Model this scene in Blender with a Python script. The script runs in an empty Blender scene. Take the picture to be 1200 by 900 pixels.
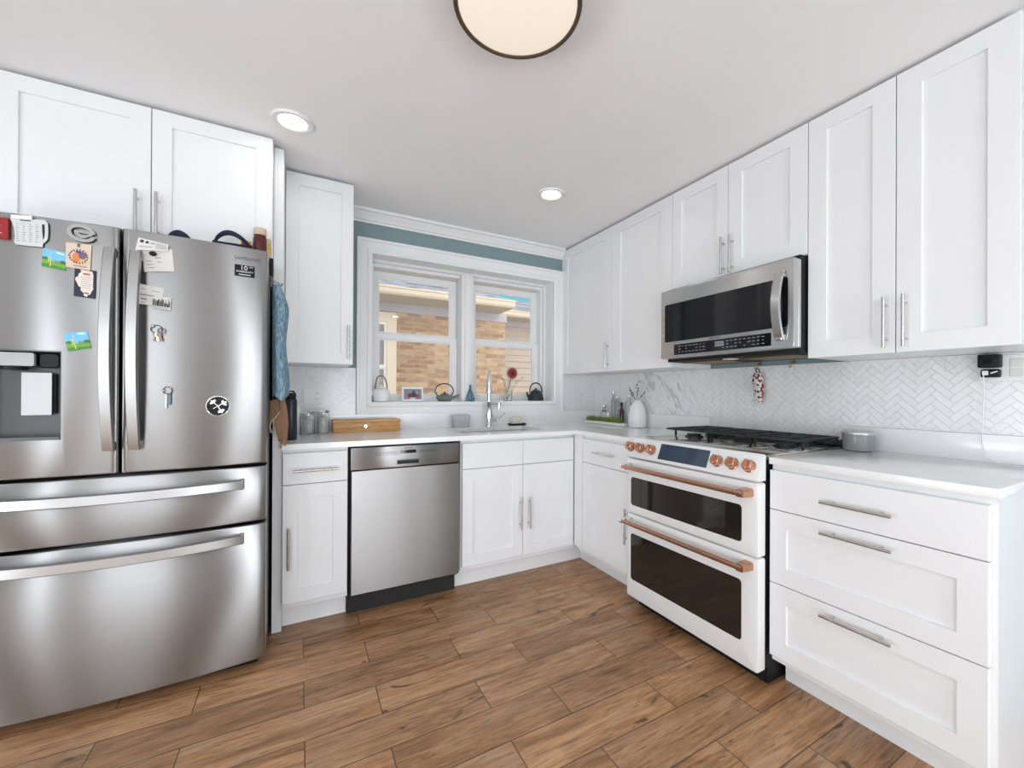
import bpy, bmesh, math, random
from mathutils import Vector, Matrix, Euler
random.seed(7)
PI = math.pi
S = bpy.context.scene
COL = S.collection

# ------------------------------------------------------------------ camera, light, exposure
F_PX, CX, CY = 491.68, 628.49, 459.29
cam_d = bpy.data.cameras.new('camera')
cam = bpy.data.objects.new('camera', cam_d)
COL.objects.link(cam)
cam_d.sensor_fit = 'HORIZONTAL'
cam_d.sensor_width = 36.0
cam_d.lens = F_PX / 1200 * 36.0
cam_d.shift_x = -(CX - 600) / 1200
cam_d.shift_y = (CY - 450) / 1200
cam_d.clip_start = 0.02
YAW, PITCH, ROLL = 0.5136, 0.0022, 0.0049
right = Vector((math.cos(YAW), -math.sin(YAW), 0))
fwd0 = Vector((math.sin(YAW), math.cos(YAW), 0))
fwd = fwd0 * math.cos(PITCH) + Vector((0, 0, 1)) * math.sin(PITCH)
up = Vector((0, 0, 1)) * math.cos(PITCH) - fwd0 * math.sin(PITCH)
r2, u2 = right * math.cos(ROLL) + up * math.sin(ROLL), up * math.cos(ROLL) - right * math.sin(ROLL)
M = Matrix((r2, u2, -fwd)).transposed().to_4x4()
M.translation = Vector((-2.2719, -2.9721, 1.1702))
cam.matrix_world = M
S.camera = cam

S.view_settings.view_transform = 'Standard'
S.view_settings.look = 'None'
S.view_settings.gamma = 1.0
S.view_settings.use_curve_mapping = False
S.view_settings.exposure = -0.02

world = bpy.data.worlds.new('sky')
S.world = world
world.use_nodes = True
wn = world.node_tree
# bright overcast overhead, a clear cyan strip low over the roofs
w_tc = wn.nodes.new('ShaderNodeTexCoord')
w_sep = wn.nodes.new('ShaderNodeSeparateXYZ')
w_az = wn.nodes.new('ShaderNodeMapRange')
w_az.inputs[1].default_value, w_az.inputs[2].default_value = 0.0, 0.35
w_el = wn.nodes.new('ShaderNodeMapRange')
w_el.inputs[1].default_value, w_el.inputs[2].default_value = 0.46, 0.30
w_mul = wn.nodes.new('ShaderNodeMath')
w_mul.operation = 'MULTIPLY'
w_mix = wn.nodes.new('ShaderNodeMix')
w_mix.data_type = 'RGBA'
w_mix.inputs[6].default_value = (1.0, 0.98, 0.95, 1)
w_mix.inputs[7].default_value = (0.10, 0.31, 0.37, 1)
wn.links.new(w_tc.outputs['Generated'], w_sep.inputs[0])
wn.links.new(w_sep.outputs[1], w_az.inputs[0])
wn.links.new(w_sep.outputs[2], w_el.inputs[0])
wn.links.new(w_az.outputs[0], w_mul.inputs[0])
wn.links.new(w_el.outputs[0], w_mul.inputs[1])
wn.links.new(w_mul.outputs[0], w_mix.inputs[0])
wn.links.new(w_mix.outputs[2], wn.nodes['Background'].inputs[0])
wn.nodes['Background'].inputs[1].default_value = 2.0


def area(name, loc, rot, sx, sy, watts, color=(1, 1, 1), spread=180):
    d = bpy.data.lights.new(name, 'AREA')
    d.shape = 'RECTANGLE'
    d.size, d.size_y = sx, sy
    d.energy = watts
    d.color = color
    d.spread = math.radians(spread)
    o = bpy.data.objects.new(name, d)
    COL.objects.link(o)
    o.location = loc
    o.rotation_euler = rot
    return o


# added fill and streak lamps in front of the unseen back and left walls,
# and one added at floor level, facing up
FILL_TINT = (0.90, 0.97, 1.045)
area('added_fill_back', (-3.95, -6.12, 1.18), (PI / 2 + 0.05, 0, 0), 1.5, 2.2, 46, FILL_TINT)  # added main fill from behind the camera, no opening in the wall
area('added_streak_back', (-1.62, -6.12, 1.17), (PI / 2, 0, 0), 0.09, 2.3, 24, FILL_TINT)  # added thin lamp, draws a bright streak on the right fridge door
area('added_fill_low', (-1.05, -6.12, 0.50), (PI / 2, 0, 0), 0.9, 0.95, 30, FILL_TINT)  # added low fill, lifts the base fronts on the back wall
area('added_streak_low', (-0.24, -6.12, 0.54), (PI / 2, 0, 0), 0.10, 1.05, 9, FILL_TINT)  # added thin low lamp, draws a streak on the dishwasher
area('added_streak_left', (-4.72, -4.2, 1.17), (PI / 2, 0, -PI / 2), 0.12, 2.3, 27, FILL_TINT)  # added thin lamp, draws a bright streak on the left fridge door
area('added_fill_left', (-4.72, -2.15, 0.7), (PI / 2, 0, -PI / 2), 1.1, 1.2, 34, FILL_TINT)  # added fill from the left for the fronts on the right wall
area('added_fill_up', (-2.5, -4.9, 0.04), (PI, 0, 0), 3.6, 2.2, 38, (0.84, 0.97, 1.09))  # added upward lamp that brightens the ceiling

# ------------------------------------------------------------------ materials
MATS = {}


def mat(name, color, rough=0.5, metal=0.0, **kw):
    if name in MATS:
        return MATS[name]
    m = bpy.data.materials.new(name)
    m.use_nodes = True
    b = m.node_tree.nodes['Principled BSDF']
    b.inputs['Base Color'].default_value = (*color, 1)
    b.inputs['Roughness'].default_value = rough
    b.inputs['Metallic'].default_value = metal
    for k, v in kw.items():
        b.inputs[k.replace('_', ' ')].default_value = v
    MATS[name] = m
    return m


def srgb(r, g, b):
    f = lambda c: (c / 255 / 12.92) if c / 255 <= 0.04045 else ((c / 255 + 0.055) / 1.055) ** 2.4
    return (f(r), f(g), f(b))


class N:
    """tiny node helper"""
    def __init__(s, m):
        s.t = m.node_tree
        s.b = s.t.nodes['Principled BSDF']

    def n(s, kind, **kw):
        x = s.t.nodes.new(kind)
        for k, v in kw.items():
            setattr(x, k, v)
        return x

    def l(s, a, b):
        s.t.links.new(a, b)

    def math(s, op, a, b=None, c=None):
        x = s.n('ShaderNodeMath', operation=op)
        for i, v in enumerate((a, b, c)):
            if v is None:
                continue
            if isinstance(v, (int, float)):
                x.inputs[i].default_value = v
            else:
                s.l(v, x.inputs[i])
        return x.outputs[0]

    def noise(s, vec, scale, detail=3, rough=0.5, dist=0.0):
        x = s.n('ShaderNodeTexNoise')
        x.inputs['Scale'].default_value = scale
        x.inputs['Detail'].default_value = detail
        x.inputs['Roughness'].default_value = rough
        x.inputs['Distortion'].default_value = dist
        if vec is not None:
            s.l(vec, x.inputs['Vector'])
        return x.outputs['Fac']

    def mapping(s, vec, scale=(1, 1, 1), loc=(0, 0, 0), rot=(0, 0, 0)):
        x = s.n('ShaderNodeMapping')
        x.inputs['Scale'].default_value = scale
        x.inputs['Location'].default_value = loc
        x.inputs['Rotation'].default_value = rot
        s.l(vec, x.inputs['Vector'])
        return x.outputs[0]

    def ramp(s, fac, stops):
        x = s.n('ShaderNodeValToRGB')
        e = x.color_ramp.elements
        while len(e) < len(stops):
            e.new(0.5)
        for k, (p, c) in enumerate(stops):
            e[k].position = p
            e[k].color = (*c, 1)
        s.l(fac, x.inputs[0])
        return x.outputs[0]

    def mix(s, fac, a, b, mode='MIX'):
        x = s.n('ShaderNodeMix', data_type='RGBA', blend_type=mode)
        for sock, v in ((x.inputs[0], fac), (x.inputs[6], a), (x.inputs[7], b)):
            if isinstance(v, (int, float)):
                sock.default_value = v
            elif isinstance(v, tuple):
                sock.default_value = (*v, 1)
            else:
                s.l(v, sock)
        return x.outputs[2]

    def obj(s):
        return s.n('ShaderNodeTexCoord').outputs['Object']

    def geo(s):
        return s.n('ShaderNodeNewGeometry').outputs['Position']

    def bump(s, h, strength=0.2, dist=0.01):
        x = s.n('ShaderNodeBump')
        x.inputs['Strength'].default_value = strength
        x.inputs['Distance'].default_value = dist
        s.l(h, x.inputs['Height'])
        s.l(x.outputs[0], s.b.inputs['Normal'])


def grain(m, amount=0.03, scale=8, bump=0.0, bscale=60):
    """very slight mottling so painted surfaces are not perfectly flat colours"""
    k = N(m)
    c = tuple(k.b.inputs['Base Color'].default_value)[:3]
    f = k.noise(k.geo(), scale, 4)
    col = k.ramp(f, [(0.3, tuple(x * (1 - amount) for x in c)), (0.7, tuple(min(1, x * (1 + amount)) for x in c))])
    k.l(col, k.b.inputs['Base Color'])
    if bump:
        k.bump(k.noise(k.geo(), bscale, 3), bump, 0.002)
    return m


WHITE = grain(mat('white_cabinet_paint', (0.83, 0.83, 0.83), 0.32), 0.01)
TRIM = grain(mat('white_trim_paint', (0.85, 0.85, 0.85), 0.35), 0.01)
CEIL = grain(mat('ceiling_paint', (0.88, 0.88, 0.88), 0.85), 0.012, 2.5, 0.05, 120)
BLUE = grain(mat('blue_grey_wall_paint', srgb(130, 150, 154), 0.7), 0.02, 5, 0.05, 150)
PLAIN = grain(mat('pale_wall_paint', (0.48, 0.485, 0.485), 0.7), 0.02, 5)
QUARTZ = grain(mat('white_quartz', (0.86, 0.86, 0.86), 0.16), 0.015, 12)
GAP = mat('dark_gap', (0.015, 0.014, 0.013), 0.7)
BLACK = mat('black_plastic', (0.010, 0.010, 0.011), 0.5, 0.0, Specular_IOR_Level=0.22)
IRON = grain(mat('cast_iron', (0.018, 0.018, 0.02), 0.5), 0.2, 40)
CHROME = mat('chrome', (0.82, 0.82, 0.83), 0.09, 1.0)
NICKEL = mat('brushed_nickel', (0.62, 0.61, 0.60), 0.27, 1.0)
COPPER = mat('brushed_copper', srgb(200, 154, 130), 0.25, 1.0)
ENAMEL = mat('white_enamel', (0.80, 0.795, 0.785), 0.22)
GLASSBLK = mat('black_glass', (0.008, 0.008, 0.009), 0.05, 0.0, Specular_IOR_Level=0.42)
OVENGLASS = mat('oven_glass', (0.02, 0.016, 0.013), 0.05, 0.0, Specular_IOR_Level=0.6)
PAPER = grain(mat('paper', (0.72, 0.71, 0.67), 0.8), 0.03, 30)
INK = mat('ink', (0.04, 0.04, 0.05), 0.8)
GREYINK = mat('grey_ink', (0.30, 0.30, 0.30), 0.8)
GLASS = mat('clear_glass', (0.95, 0.97, 0.97), 0.02, 0.0, Transmission_Weight=1.0, IOR=1.45)
PLATE = mat('white_plastic', (0.82, 0.82, 0.81), 0.35)
DKGREY = mat('dark_grey_plastic', srgb(84, 86, 86), 0.35)
CERAMIC = mat('white_ceramic', (0.84, 0.84, 0.83), 0.15)


def pane_mat():
    m = bpy.data.materials.new('window_glass')
    m.use_nodes = True
    t = m.node_tree
    t.nodes.remove(t.nodes['Principled BSDF'])
    out = t.nodes['Material Output']
    tr = t.nodes.new('ShaderNodeBsdfTransparent')
    gl = t.nodes.new('ShaderNodeBsdfGlossy')
    gl.inputs['Roughness'].default_value = 0.0
    fr = t.nodes.new('ShaderNodeFresnel')
    fr.inputs[0].default_value = 1.45
    mx = t.nodes.new('ShaderNodeMixShader')
    t.links.new(fr.outputs[0], mx.inputs[0])
    t.links.new(tr.outputs[0], mx.inputs[1])
    t.links.new(gl.outputs[0], mx.inputs[2])
    t.links.new(mx.outputs[0], out.inputs[0])
    return m


PANE = pane_mat()


def steel(name, base, rough, aniso, vertical=True):
    m = mat(name, base, rough, 1.0)
    k = N(m)
    # brushed along the horizontal: highlights stretch vertically
    pos = k.geo()
    f = k.noise(k.mapping(pos, (3, 3, 420)), 1.0, 3, 0.6)
    rr = k.n('ShaderNodeMapRange')
    k.l(f, rr.inputs[0])
    rr.inputs[3].default_value = rough * 0.96
    rr.inputs[4].default_value = rough * 1.05
    k.l(rr.outputs[0], k.b.inputs['Roughness'])
    k.b.inputs['Anisotropic'].default_value = aniso
    k.b.inputs['Anisotropic Rotation'].default_value = 0.25
    tg = k.n('ShaderNodeTangent', direction_type='RADIAL', axis='Z')
    k.l(tg.outputs[0], k.b.inputs['Tangent'])
    g = k.noise(k.mapping(pos, (2.0, 2.0, 300)), 1.0, 2)
    col = k.ramp(g, [(0.25, tuple(c * 0.985 for c in base)), (0.75, tuple(min(1, c * 1.015) for c in base))])
    k.l(col, k.b.inputs['Base Color'])
    return m


STEEL = steel('stainless_steel', (0.37, 0.369, 0.367), 0.32, 0.98)
STEELDK = steel('stainless_dishwasher', (0.31, 0.300, 0.292), 0.32, 0.98)
STEELLT = mat('stainless_light', (0.60, 0.597, 0.59), 0.26, 1.0)
HANDLE = mat('stainless_handle', (0.44, 0.437, 0.432), 0.36, 1.0)
COOKTOP = mat('cooktop_steel', (0.60, 0.57, 0.52), 0.16, 1.0)


def floor_mat():
    m = mat('wood_look_tile', (0.3, 0.18, 0.1), 0.38)
    k = N(m)
    sep = k.n('ShaderNodeSeparateXYZ')
    k.l(k.geo(), sep.inputs[0])
    X, Y = sep.outputs[0], sep.outputs[1]
    PW, PL = 0.1668, 0.6045
    v = k.math('DIVIDE', k.math('ADD', Y, 0.535 + PW * 60), PW)
    row = k.math('FLOOR', v)
    fv = k.math('FRACT', v)
    par = k.math('MODULO', row, 2.0)
    off = k.math('MULTIPLY', par, 0.356)
    u = k.math('DIVIDE', k.math('ADD', k.math('ADD', X, 1.042 + PL * 40), off), PL)
    col = k.math('FLOOR', u)
    fu = k.math('FRACT', u)
    # grout mask
    g = 0.0032
    du = k.math('MULTIPLY', k.math('MINIMUM', fu, k.math('SUBTRACT', 1.0, fu)), PL)
    dv = k.math('MULTIPLY', k.math('MINIMUM', fv, k.math('SUBTRACT', 1.0, fv)), PW)
    d = k.math('MINIMUM', du, dv)
    mr = k.n('ShaderNodeMapRange')
    k.l(d, mr.inputs[0])
    mr.inputs[1].default_value = g * 0.35
    mr.inputs[2].default_value = g * 0.75
    tile = mr.outputs[0]
    # per plank random
    cmb = k.n('ShaderNodeCombineXYZ')
    k.l(col, cmb.inputs[0])
    k.l(row, cmb.inputs[1])
    wn_ = k.n('ShaderNodeTexWhiteNoise', noise_dimensions='2D')
    k.l(cmb.outputs[0], wn_.inputs['Vector'])
    rnd, rcol = wn_.outputs['Value'], wn_.outputs['Color']
    vm = k.n('ShaderNodeVectorMath', operation='MULTIPLY_ADD')
    k.l(rcol, vm.inputs[0])
    vm.inputs[1].default_value = (13, 9, 7)
    k.l(k.geo(), vm.inputs[2])
    p = vm.outputs[0]
    grainf = k.noise(k.mapping(p, (3.2, 34, 1)), 1.0, 6, 0.68, 1.2)
    broad = k.noise(k.mapping(p, (2.2, 9, 1)), 1.0, 4, 0.6, 0.8)
    knots = k.noise(k.mapping(p, (4.5, 11, 1)), 1.0, 2, 0.5, 1.5)
    fine = k.noise(k.mapping(p, (9, 120, 1)), 1.0, 4, 0.7, 0.6)
    c1 = k.ramp(grainf, [(0.24, srgb(66, 44, 28)), (0.39, srgb(136, 98, 66)), (0.53, srgb(184, 141, 102)), (0.72, srgb(214, 176, 138))])
    c2 = k.ramp(broad, [(0.30, srgb(92, 68, 50)), (0.45, srgb(168, 125, 88)), (0.57, srgb(194, 152, 114)), (0.72, srgb(184, 164, 144))])
    c = k.mix(0.5, c1, c2)
    c = k.mix(k.ramp(fine, [(0.34, (0.7, 0.7, 0.7)), (0.5, (0, 0, 0))]), c, srgb(104, 74, 52))
    c = k.mix(k.ramp(knots, [(0.66, (0, 0, 0)), (0.74, (0.8, 0.8, 0.8))]), c, srgb(58, 42, 32))
    tint = k.ramp(rnd, [(0.0, (0.80, 0.77, 0.74)), (0.4, (1.0, 0.96, 0.92)), (0.75, (1.10, 1.06, 1.0)), (1.0, (0.90, 0.92, 0.93))])
    c = k.mix(1.0, c, tint, 'MULTIPLY')
    c = k.mix(tile, srgb(84, 66, 52), c)
    k.l(c, k.b.inputs['Base Color'])
    k.l(k.ramp(broad, [(0.3, (0.46, 0.46, 0.46)), (0.7, (0.33, 0.33, 0.33))]), k.b.inputs['Roughness'])
    h = k.math('ADD', k.math('MULTIPLY', tile, 1.0), k.math('MULTIPLY', grainf, 0.25))
    k.bump(h, 0.35, 0.002)
    return m


FLOOR = floor_mat()


def tile_mat():
    m = mat('marble_tile', (0.8, 0.8, 0.8), 0.18)
    k = N(m)
    at = k.n('ShaderNodeAttribute', attribute_name='tone')
    pos = k.geo()
    c = k.mix(at.outputs['Fac'], (0.815, 0.815, 0.81), (0.845, 0.845, 0.84))
    vein = k.noise(k.mapping(pos, (1, 1, 1), rot=(0.6, 0.3, 0.8)), 5.0, 6, 0.6, 2.0)
    vm_ = k.ramp(vein, [(0.475, (0, 0, 0)), (0.5, (0.35, 0.35, 0.35)), (0.525, (0, 0, 0))])
    c = k.mix(vm_, c, (0.60, 0.61, 0.62))
    # a run of strongly veined stone beside the hob
    sep = k.n('ShaderNodeSeparateXYZ')
    k.l(pos, sep.inputs[0])
    y = sep.outputs[1]
    band = k.math('MULTIPLY', k.math('SMOOTH_MIN', 1.0, k.math('MULTIPLY', k.math('ADD', y, 1.15), 6.0), 0.1),
                  k.math('SMOOTH_MIN', 1.0, k.math('MULTIPLY', k.math('SUBTRACT', -0.50, y), 8.0), 0.1))
    band = k.math('MAXIMUM', band, 0.0)
    hv = k.noise(k.mapping(k.mapping(pos, rot=(-0.95, 0, 0)), (1, 3.5, 17)), 1.5, 5, 0.62, 0.9)
    hm = k.ramp(hv, [(0.54, (0, 0, 0)), (0.60, (0.62, 0.62, 0.62)), (0.66, (0, 0, 0))])
    c = k.mix(k.mix(1.0, hm, band, 'MULTIPLY'), c, (0.34, 0.345, 0.36))
    k.l(c, k.b.inputs['Base Color'])
    return m


TILE = tile_mat()
GROUT = mat('pale_grout', (0.80, 0.80, 0.795), 0.8)


def brick_mat():
    m = mat('common_brick', (0.4, 0.3, 0.2), 0.9)
    k = N(m)
    sep = k.n('ShaderNodeSeparateXYZ')
    k.l(k.geo(), sep.inputs[0])
    cmb = k.n('ShaderNodeCombineXYZ')
    k.l(k.math('ADD', sep.outputs[0], 20.0), cmb.inputs[0])
    k.l(k.math('ADD', sep.outputs[2], 20.0), cmb.inputs[1])
    b = k.n('ShaderNodeTexBrick')
    k.l(cmb.outputs[0], b.inputs['Vector'])
    b.inputs['Scale'].default_value = 1.0
    b.inputs['Brick Width'].default_value = 0.21
    b.inputs['Row Height'].default_value = 0.069
    b.inputs['Mortar Size'].default_value = 0.0075
    b.inputs['Mortar Smooth'].default_value = 0.3
    b.inputs['Color1'].default_value = (*srgb(166, 132, 112), 1)
    b.inputs['Color2'].default_value = (*srgb(206, 182, 152), 1)
    b.inputs['Mortar'].default_value = (*srgb(186, 172, 150), 1)
    f = k.noise(k.mapping(cmb.outputs[0], (4.5, 14, 1)), 1.0, 3)
    tint = k.ramp(f, [(0.3, srgb(220, 190, 176)), (0.5, (1, 1, 1)), (0.7, srgb(240, 226, 196))])
    c = k.mix(0.8, b.outputs['Color'], tint, 'MULTIPLY')
    k.l(c, k.b.inputs['Base Color'])
    k.bump(k.math('SUBTRACT', 1.0, b.outputs['Fac']), 0.6, 0.01)
    return m


BRICK = brick_mat()


def shingle_mat():
    m = mat('grey_shingles', (0.3, 0.3, 0.33), 0.9)
    k = N(m)
    pos = k.geo()
    f = k.noise(k.mapping(pos, (2.5, 9, 9)), 1.4, 4)
    c = k.ramp(f, [(0.3, srgb(112, 116, 130)), (0.5, srgb(160, 163, 174)), (0.7, srgb(196, 198, 204))])
    k.l(c, k.b.inputs['Base Color'])
    return m


SHINGLE = shingle_mat()
EAVE = grain(mat('beige_soffit_paint', srgb(186, 178, 166), 0.8), 0.03, 3)
FRIEZE = grain(mat('lilac_grey_frieze', srgb(186, 182, 188), 0.8), 0.03, 3)
CREAM = grain(mat('cream_gutter', srgb(226, 214, 194), 0.7), 0.03, 3)
SIDING = grain(mat('taupe_siding', srgb(196, 183, 172), 0.8), 0.04, 4)


# ------------------------------------------------------------------ mesh helper
ORIG = {}


class MB:
    def __init__(s, m=None):
        s.v, s.f, s.fm, s.mats, s.d = [], [], [], [], m
        s.attr = []

    def mi(s, m):
        m = m or s.d
        if m not in s.mats:
            s.mats.append(m)
        return s.mats.index(m)

    def add(s, vs, fs, m=None, tone=0.5):
        o = len(s.v)
        s.v += [tuple(v) for v in vs]
        i = s.mi(m)
        for f in fs:
            s.f.append(tuple(o + k for k in f))
            s.fm.append(i)
            s.attr.append(tone)
        return s

    def frombm(s, bm, m=None):
        bm.verts.index_update()
        s.add([v.co.copy() for v in bm.verts], [[v.index for v in f.verts] for f in bm.faces], m)
        bm.free()
        return s

    def box(s, x0, x1, y0, y1, z0, z1, m=None, bev=0.0, seg=2):
        bm = bmesh.new()
        bmesh.ops.create_cube(bm, size=1.0)
        sx, sy, sz = abs(x1 - x0), abs(y1 - y0), abs(z1 - z0)
        for v in bm.verts:
            v.co = Vector((v.co.x * sx + (x0 + x1) / 2, v.co.y * sy + (y0 + y1) / 2, v.co.z * sz + (z0 + z1) / 2))
        if bev:
            bmesh.ops.bevel(bm, geom=list(bm.edges), offset=min(bev, 0.45 * min(sx, sy, sz)), segments=seg, affect='EDGES', profile=0.5)
        return s.frombm(bm, m)

    def loft(s, loops, m=None, cap0=True, cap1=True, closed=True):
        n = len(loops[0])
        vs = [p for L in loops for p in L]
        fs = []
        for i in range(len(loops) - 1):
            for j in range(n if closed else n - 1):
                a, b = i * n + j, i * n + (j + 1) % n
                fs.append((a, b, b + n, a + n))
        if cap0:
            fs.append(tuple(range(n - 1, -1, -1)))
        if cap1:
            q = (len(loops) - 1) * n
            fs.append(tuple(range(q, q + n)))
        return s.add(vs, fs, m)

    def prism(s, poly, fn, w0, w1, m=None, bev=0.0):
        """poly of (u,v) lifted by fn(u,v,w) from w0 to w1, optional front chamfer"""
        L = [[fn(u, v, w0) for u, v in poly]]
        if bev:
            cu = sum(p[0] for p in poly) / len(poly)
            cv = sum(p[1] for p in poly) / len(poly)
            L.append([fn(u, v, w1 - bev) for u, v in poly])
            sh = []
            for u, v in poly:
                d = math.hypot(u - cu, v - cv) or 1
                sh.append(fn(u - (u - cu) / d * bev, v - (v - cv) / d * bev, w1))
            L.append(sh)
        else:
            L.append([fn(u, v, w1) for u, v in poly])
        return s.loft(L, m)

    def lathe(s, prof, c=(0, 0, 0), m=None, seg=24, ax='z', sc=(1, 1), cap=True):
        """prof [(r,h)] about an axis through c; sc squashes the two radial directions"""
        L = []
        for r, h in prof:
            ring = []
            for k in range(seg):
                a = 2 * PI * k / seg
                p, q = r * math.cos(a) * sc[0], r * math.sin(a) * sc[1]
                if ax == 'z':
                    ring.append((c[0] + p, c[1] + q, c[2] + h))
                elif ax == 'y':
                    ring.append((c[0] + p, c[1] + h, c[2] + q))
                else:
                    ring.append((c[0] + h, c[1] + p, c[2] + q))
            L.append(ring)
        return s.loft(L, m, cap, cap)

    def tube(s, pts, r, m=None, seg=8, cap=True, flat=None):
        P = [Vector(p) for p in pts]
        n = len(P)
        R = r if isinstance(r, (list, tuple)) else [r] * n
        L = []
        ref = None
        for i in range(n):
            t = (P[min(i + 1, n - 1)] - P[max(i - 1, 0)])
            t.normalize()
            if ref is None:
                ref = Vector((0, 0, 1)) if abs(t.z) < 0.9 else Vector((0, 1, 0))
            a = ref - t * ref.dot(t)
            if a.length < 1e-4:
                a = t.orthogonal()
            a.normalize()
            b = t.cross(a)
            ref = a
            L.append([P[i] + (a * math.cos(2 * PI * k / seg) + b * math.sin(2 * PI * k / seg)) * R[i] for k in range(seg)])
        return s.loft(L, m, cap, cap)

    def ball(s, c, r, m=None, sc=(1, 1, 1), seg=14, rings=8):
        L = []
        for i in range(rings + 1):
            a = -PI / 2 + PI * i / rings
            rr = max(math.cos(a), 0.02)
            L.append([(c[0] + r * sc[0] * rr * math.cos(2 * PI * k / seg), c[1] + r * sc[1] * rr * math.sin(2 * PI * k / seg),
                       c[2] + r * sc[2] * math.sin(a)) for k in range(seg)])
        return s.loft(L, m)

    def text(s, string, size, c, facing, m, depth=0.0006, tilt=0.0, align='CENTER', sx=1.0, fn=None):
        cu = bpy.data.curves.new('t', 'FONT')
        cu.body = string
        cu.size = size
        cu.align_x = align
        cu.align_y = 'CENTER'
        cu.extrude = depth
        cu.resolution_u = 3
        o = bpy.data.objects.new('t', cu)
        COL.objects.link(o)
        me = o.to_mesh()
        rz = 0 if facing == 'back' else -PI / 2
        Mx = Matrix.Translation(c if not fn else (0, 0, 0)) @ Euler((PI / 2, 0, rz)).to_matrix().to_4x4() @ Matrix.Rotation(tilt, 4, 'Z') @ Matrix.Diagonal((sx, 1, 1, 1))
        if fn:
            s.add([fn(c[0] + v.co.x * sx, c[1] + v.co.y, v.co.z) for v in me.vertices], [tuple(p.vertices) for p in me.polygons], m)
        else:
            s.add([Mx @ v.co for v in me.vertices], [tuple(p.vertices) for p in me.polygons], m)
        o.to_mesh_clear()
        bpy.data.objects.remove(o)
        bpy.data.curves.remove(cu)
        return s

    def grid(s, xs, ys, occ, fn, w0, w1, m=None):
        """solid slab made of the occupied cells of a grid"""
        ids = {}
        vs, fs = [], []

        def vid(i, j, w):
            if (i, j, w) not in ids:
                ids[(i, j, w)] = len(vs)
                vs.append(fn(xs[i], ys[j], w0 if w == 0 else w1))
            return ids[(i, j, w)]
        nx, ny = len(xs) - 1, len(ys) - 1
        O = lambda i, j: 0 <= i < nx and 0 <= j < ny and occ(i, j)
        for i in range(nx):
            for j in range(ny):
                if not O(i, j):
                    continue
                for w in (0, 1):
                    fs.append((vid(i, j, w), vid(i + 1, j, w), vid(i + 1, j + 1, w), vid(i, j + 1, w)))
                for di, dj, a, b in ((-1, 0, (i, j), (i, j + 1)), (1, 0, (i + 1, j), (i + 1, j + 1)), (0, -1, (i, j), (i + 1, j)), (0, 1, (i, j + 1), (i + 1, j + 1))):
                    if not O(i + di, j + dj):
                        fs.append((vid(*a, 0), vid(*b, 0), vid(*b, 1), vid(*a, 1)))
        return s.add(vs, fs, m)

    def build(s, name, parent=None, loc=None, smooth=40, tone=False, recalc=True):
        if parent is not None:
            org = ORIG[parent.name]
        else:
            if loc is None:
                xs_ = [v[0] for v in s.v]
                ys_ = [v[1] for v in s.v]
                loc = ((min(xs_) + max(xs_)) / 2, (min(ys_) + max(ys_)) / 2, min(v[2] for v in s.v))
            org = Vector(loc)
        me = bpy.data.meshes.new(name)
        me.from_pydata([Vector(v) - org for v in s.v], [], s.f)
        for m_ in s.mats:
            me.materials.append(m_)
        me.polygons.foreach_set('material_index', s.fm)
        if tone:
            a = me.attributes.new('tone', 'FLOAT', 'FACE')
            a.data.foreach_set('value', s.attr)
        if recalc:
            bm = bmesh.new()
            bm.from_mesh(me)
            bmesh.ops.recalc_face_normals(bm, faces=bm.faces)
            bm.to_mesh(me)
            bm.free()
        if smooth:
            me.polygons.foreach_set('use_smooth', [True] * len(me.polygons))
            me.set_sharp_from_angle(angle=math.radians(smooth))
        me.update()
        o = bpy.data.objects.new(name, me)
        COL.objects.link(o)
        if parent is not None:
            o.parent = parent
        else:
            o.location = org
        ORIG[o.name] = org
        return o


def thing(name, label, cat, loc, group=None):
    o = bpy.data.objects.new(name, None)
    COL.objects.link(o)
    o.empty_display_size = 0.05
    o.location = loc
    ORIG[o.name] = Vector(loc)
    return tag(o, label, cat, group)


def tag(o, label, cat, group=None, kind=None):
    o['label'] = label
    o['category'] = cat
    if group:
        o['group'] = group
    if kind:
        o['kind'] = kind
    return o


def struct(o):
    o['kind'] = 'structure'
    return o


def backface(y0):
    return lambda u, v, w: (u, y0 - w, v)


def rightface(x0):
    return lambda u, v, w: (x0 - w, u, v)


def rect(u0, u1, v0, v1):
    return [(u0, v0), (u1, v0), (u1, v1), (u0, v1)]


def rrect(u0, u1, v0, v1, r, n=5):
    P = []
    for cx_, cy_, a0 in ((u1 - r, v0 + r, -PI / 2), (u1 - r, v1 - r, 0), (u0 + r, v1 - r, PI / 2), (u0 + r, v0 + r, PI)):
        for k in range(n + 1):
            a = a0 + PI / 2 * k / n
            P.append((cx_ + r * math.cos(a), cy_ + r * math.sin(a)))
    return P


def shaker(mb, fn, u0, u1, v0, v1, t=0.02, stile=0.066, rail=0.066, rec=0.009):
    """frame-and-panel front: front plane at w=0, back at w=-t"""
    b = 0.0015
    ins = lambda d, e: rect(u0 + d, u1 - d, v0 + e, v1 - e)
    L = [[fn(*p, -t) for p in ins(0, 0)], [fn(*p, -b) for p in ins(0, 0)], [fn(*p, 0) for p in ins(b, b)],
         [fn(*p, 0) for p in ins(stile, rail)], [fn(*p, -rec) for p in ins(stile + 0.0015, rail + 0.0015)]]
    return mb.loft(L)


def slab(mb, fn, u0, u1, v0, v1, t=0.02):
    b = 0.0015
    ins = lambda d: rect(u0 + d, u1 - d, v0 + d, v1 - d)
    return mb.loft([[fn(*p, -t) for p in ins(0)], [fn(*p, -b) for p in ins(0)], [fn(*p, 0) for p in ins(b)]])


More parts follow.
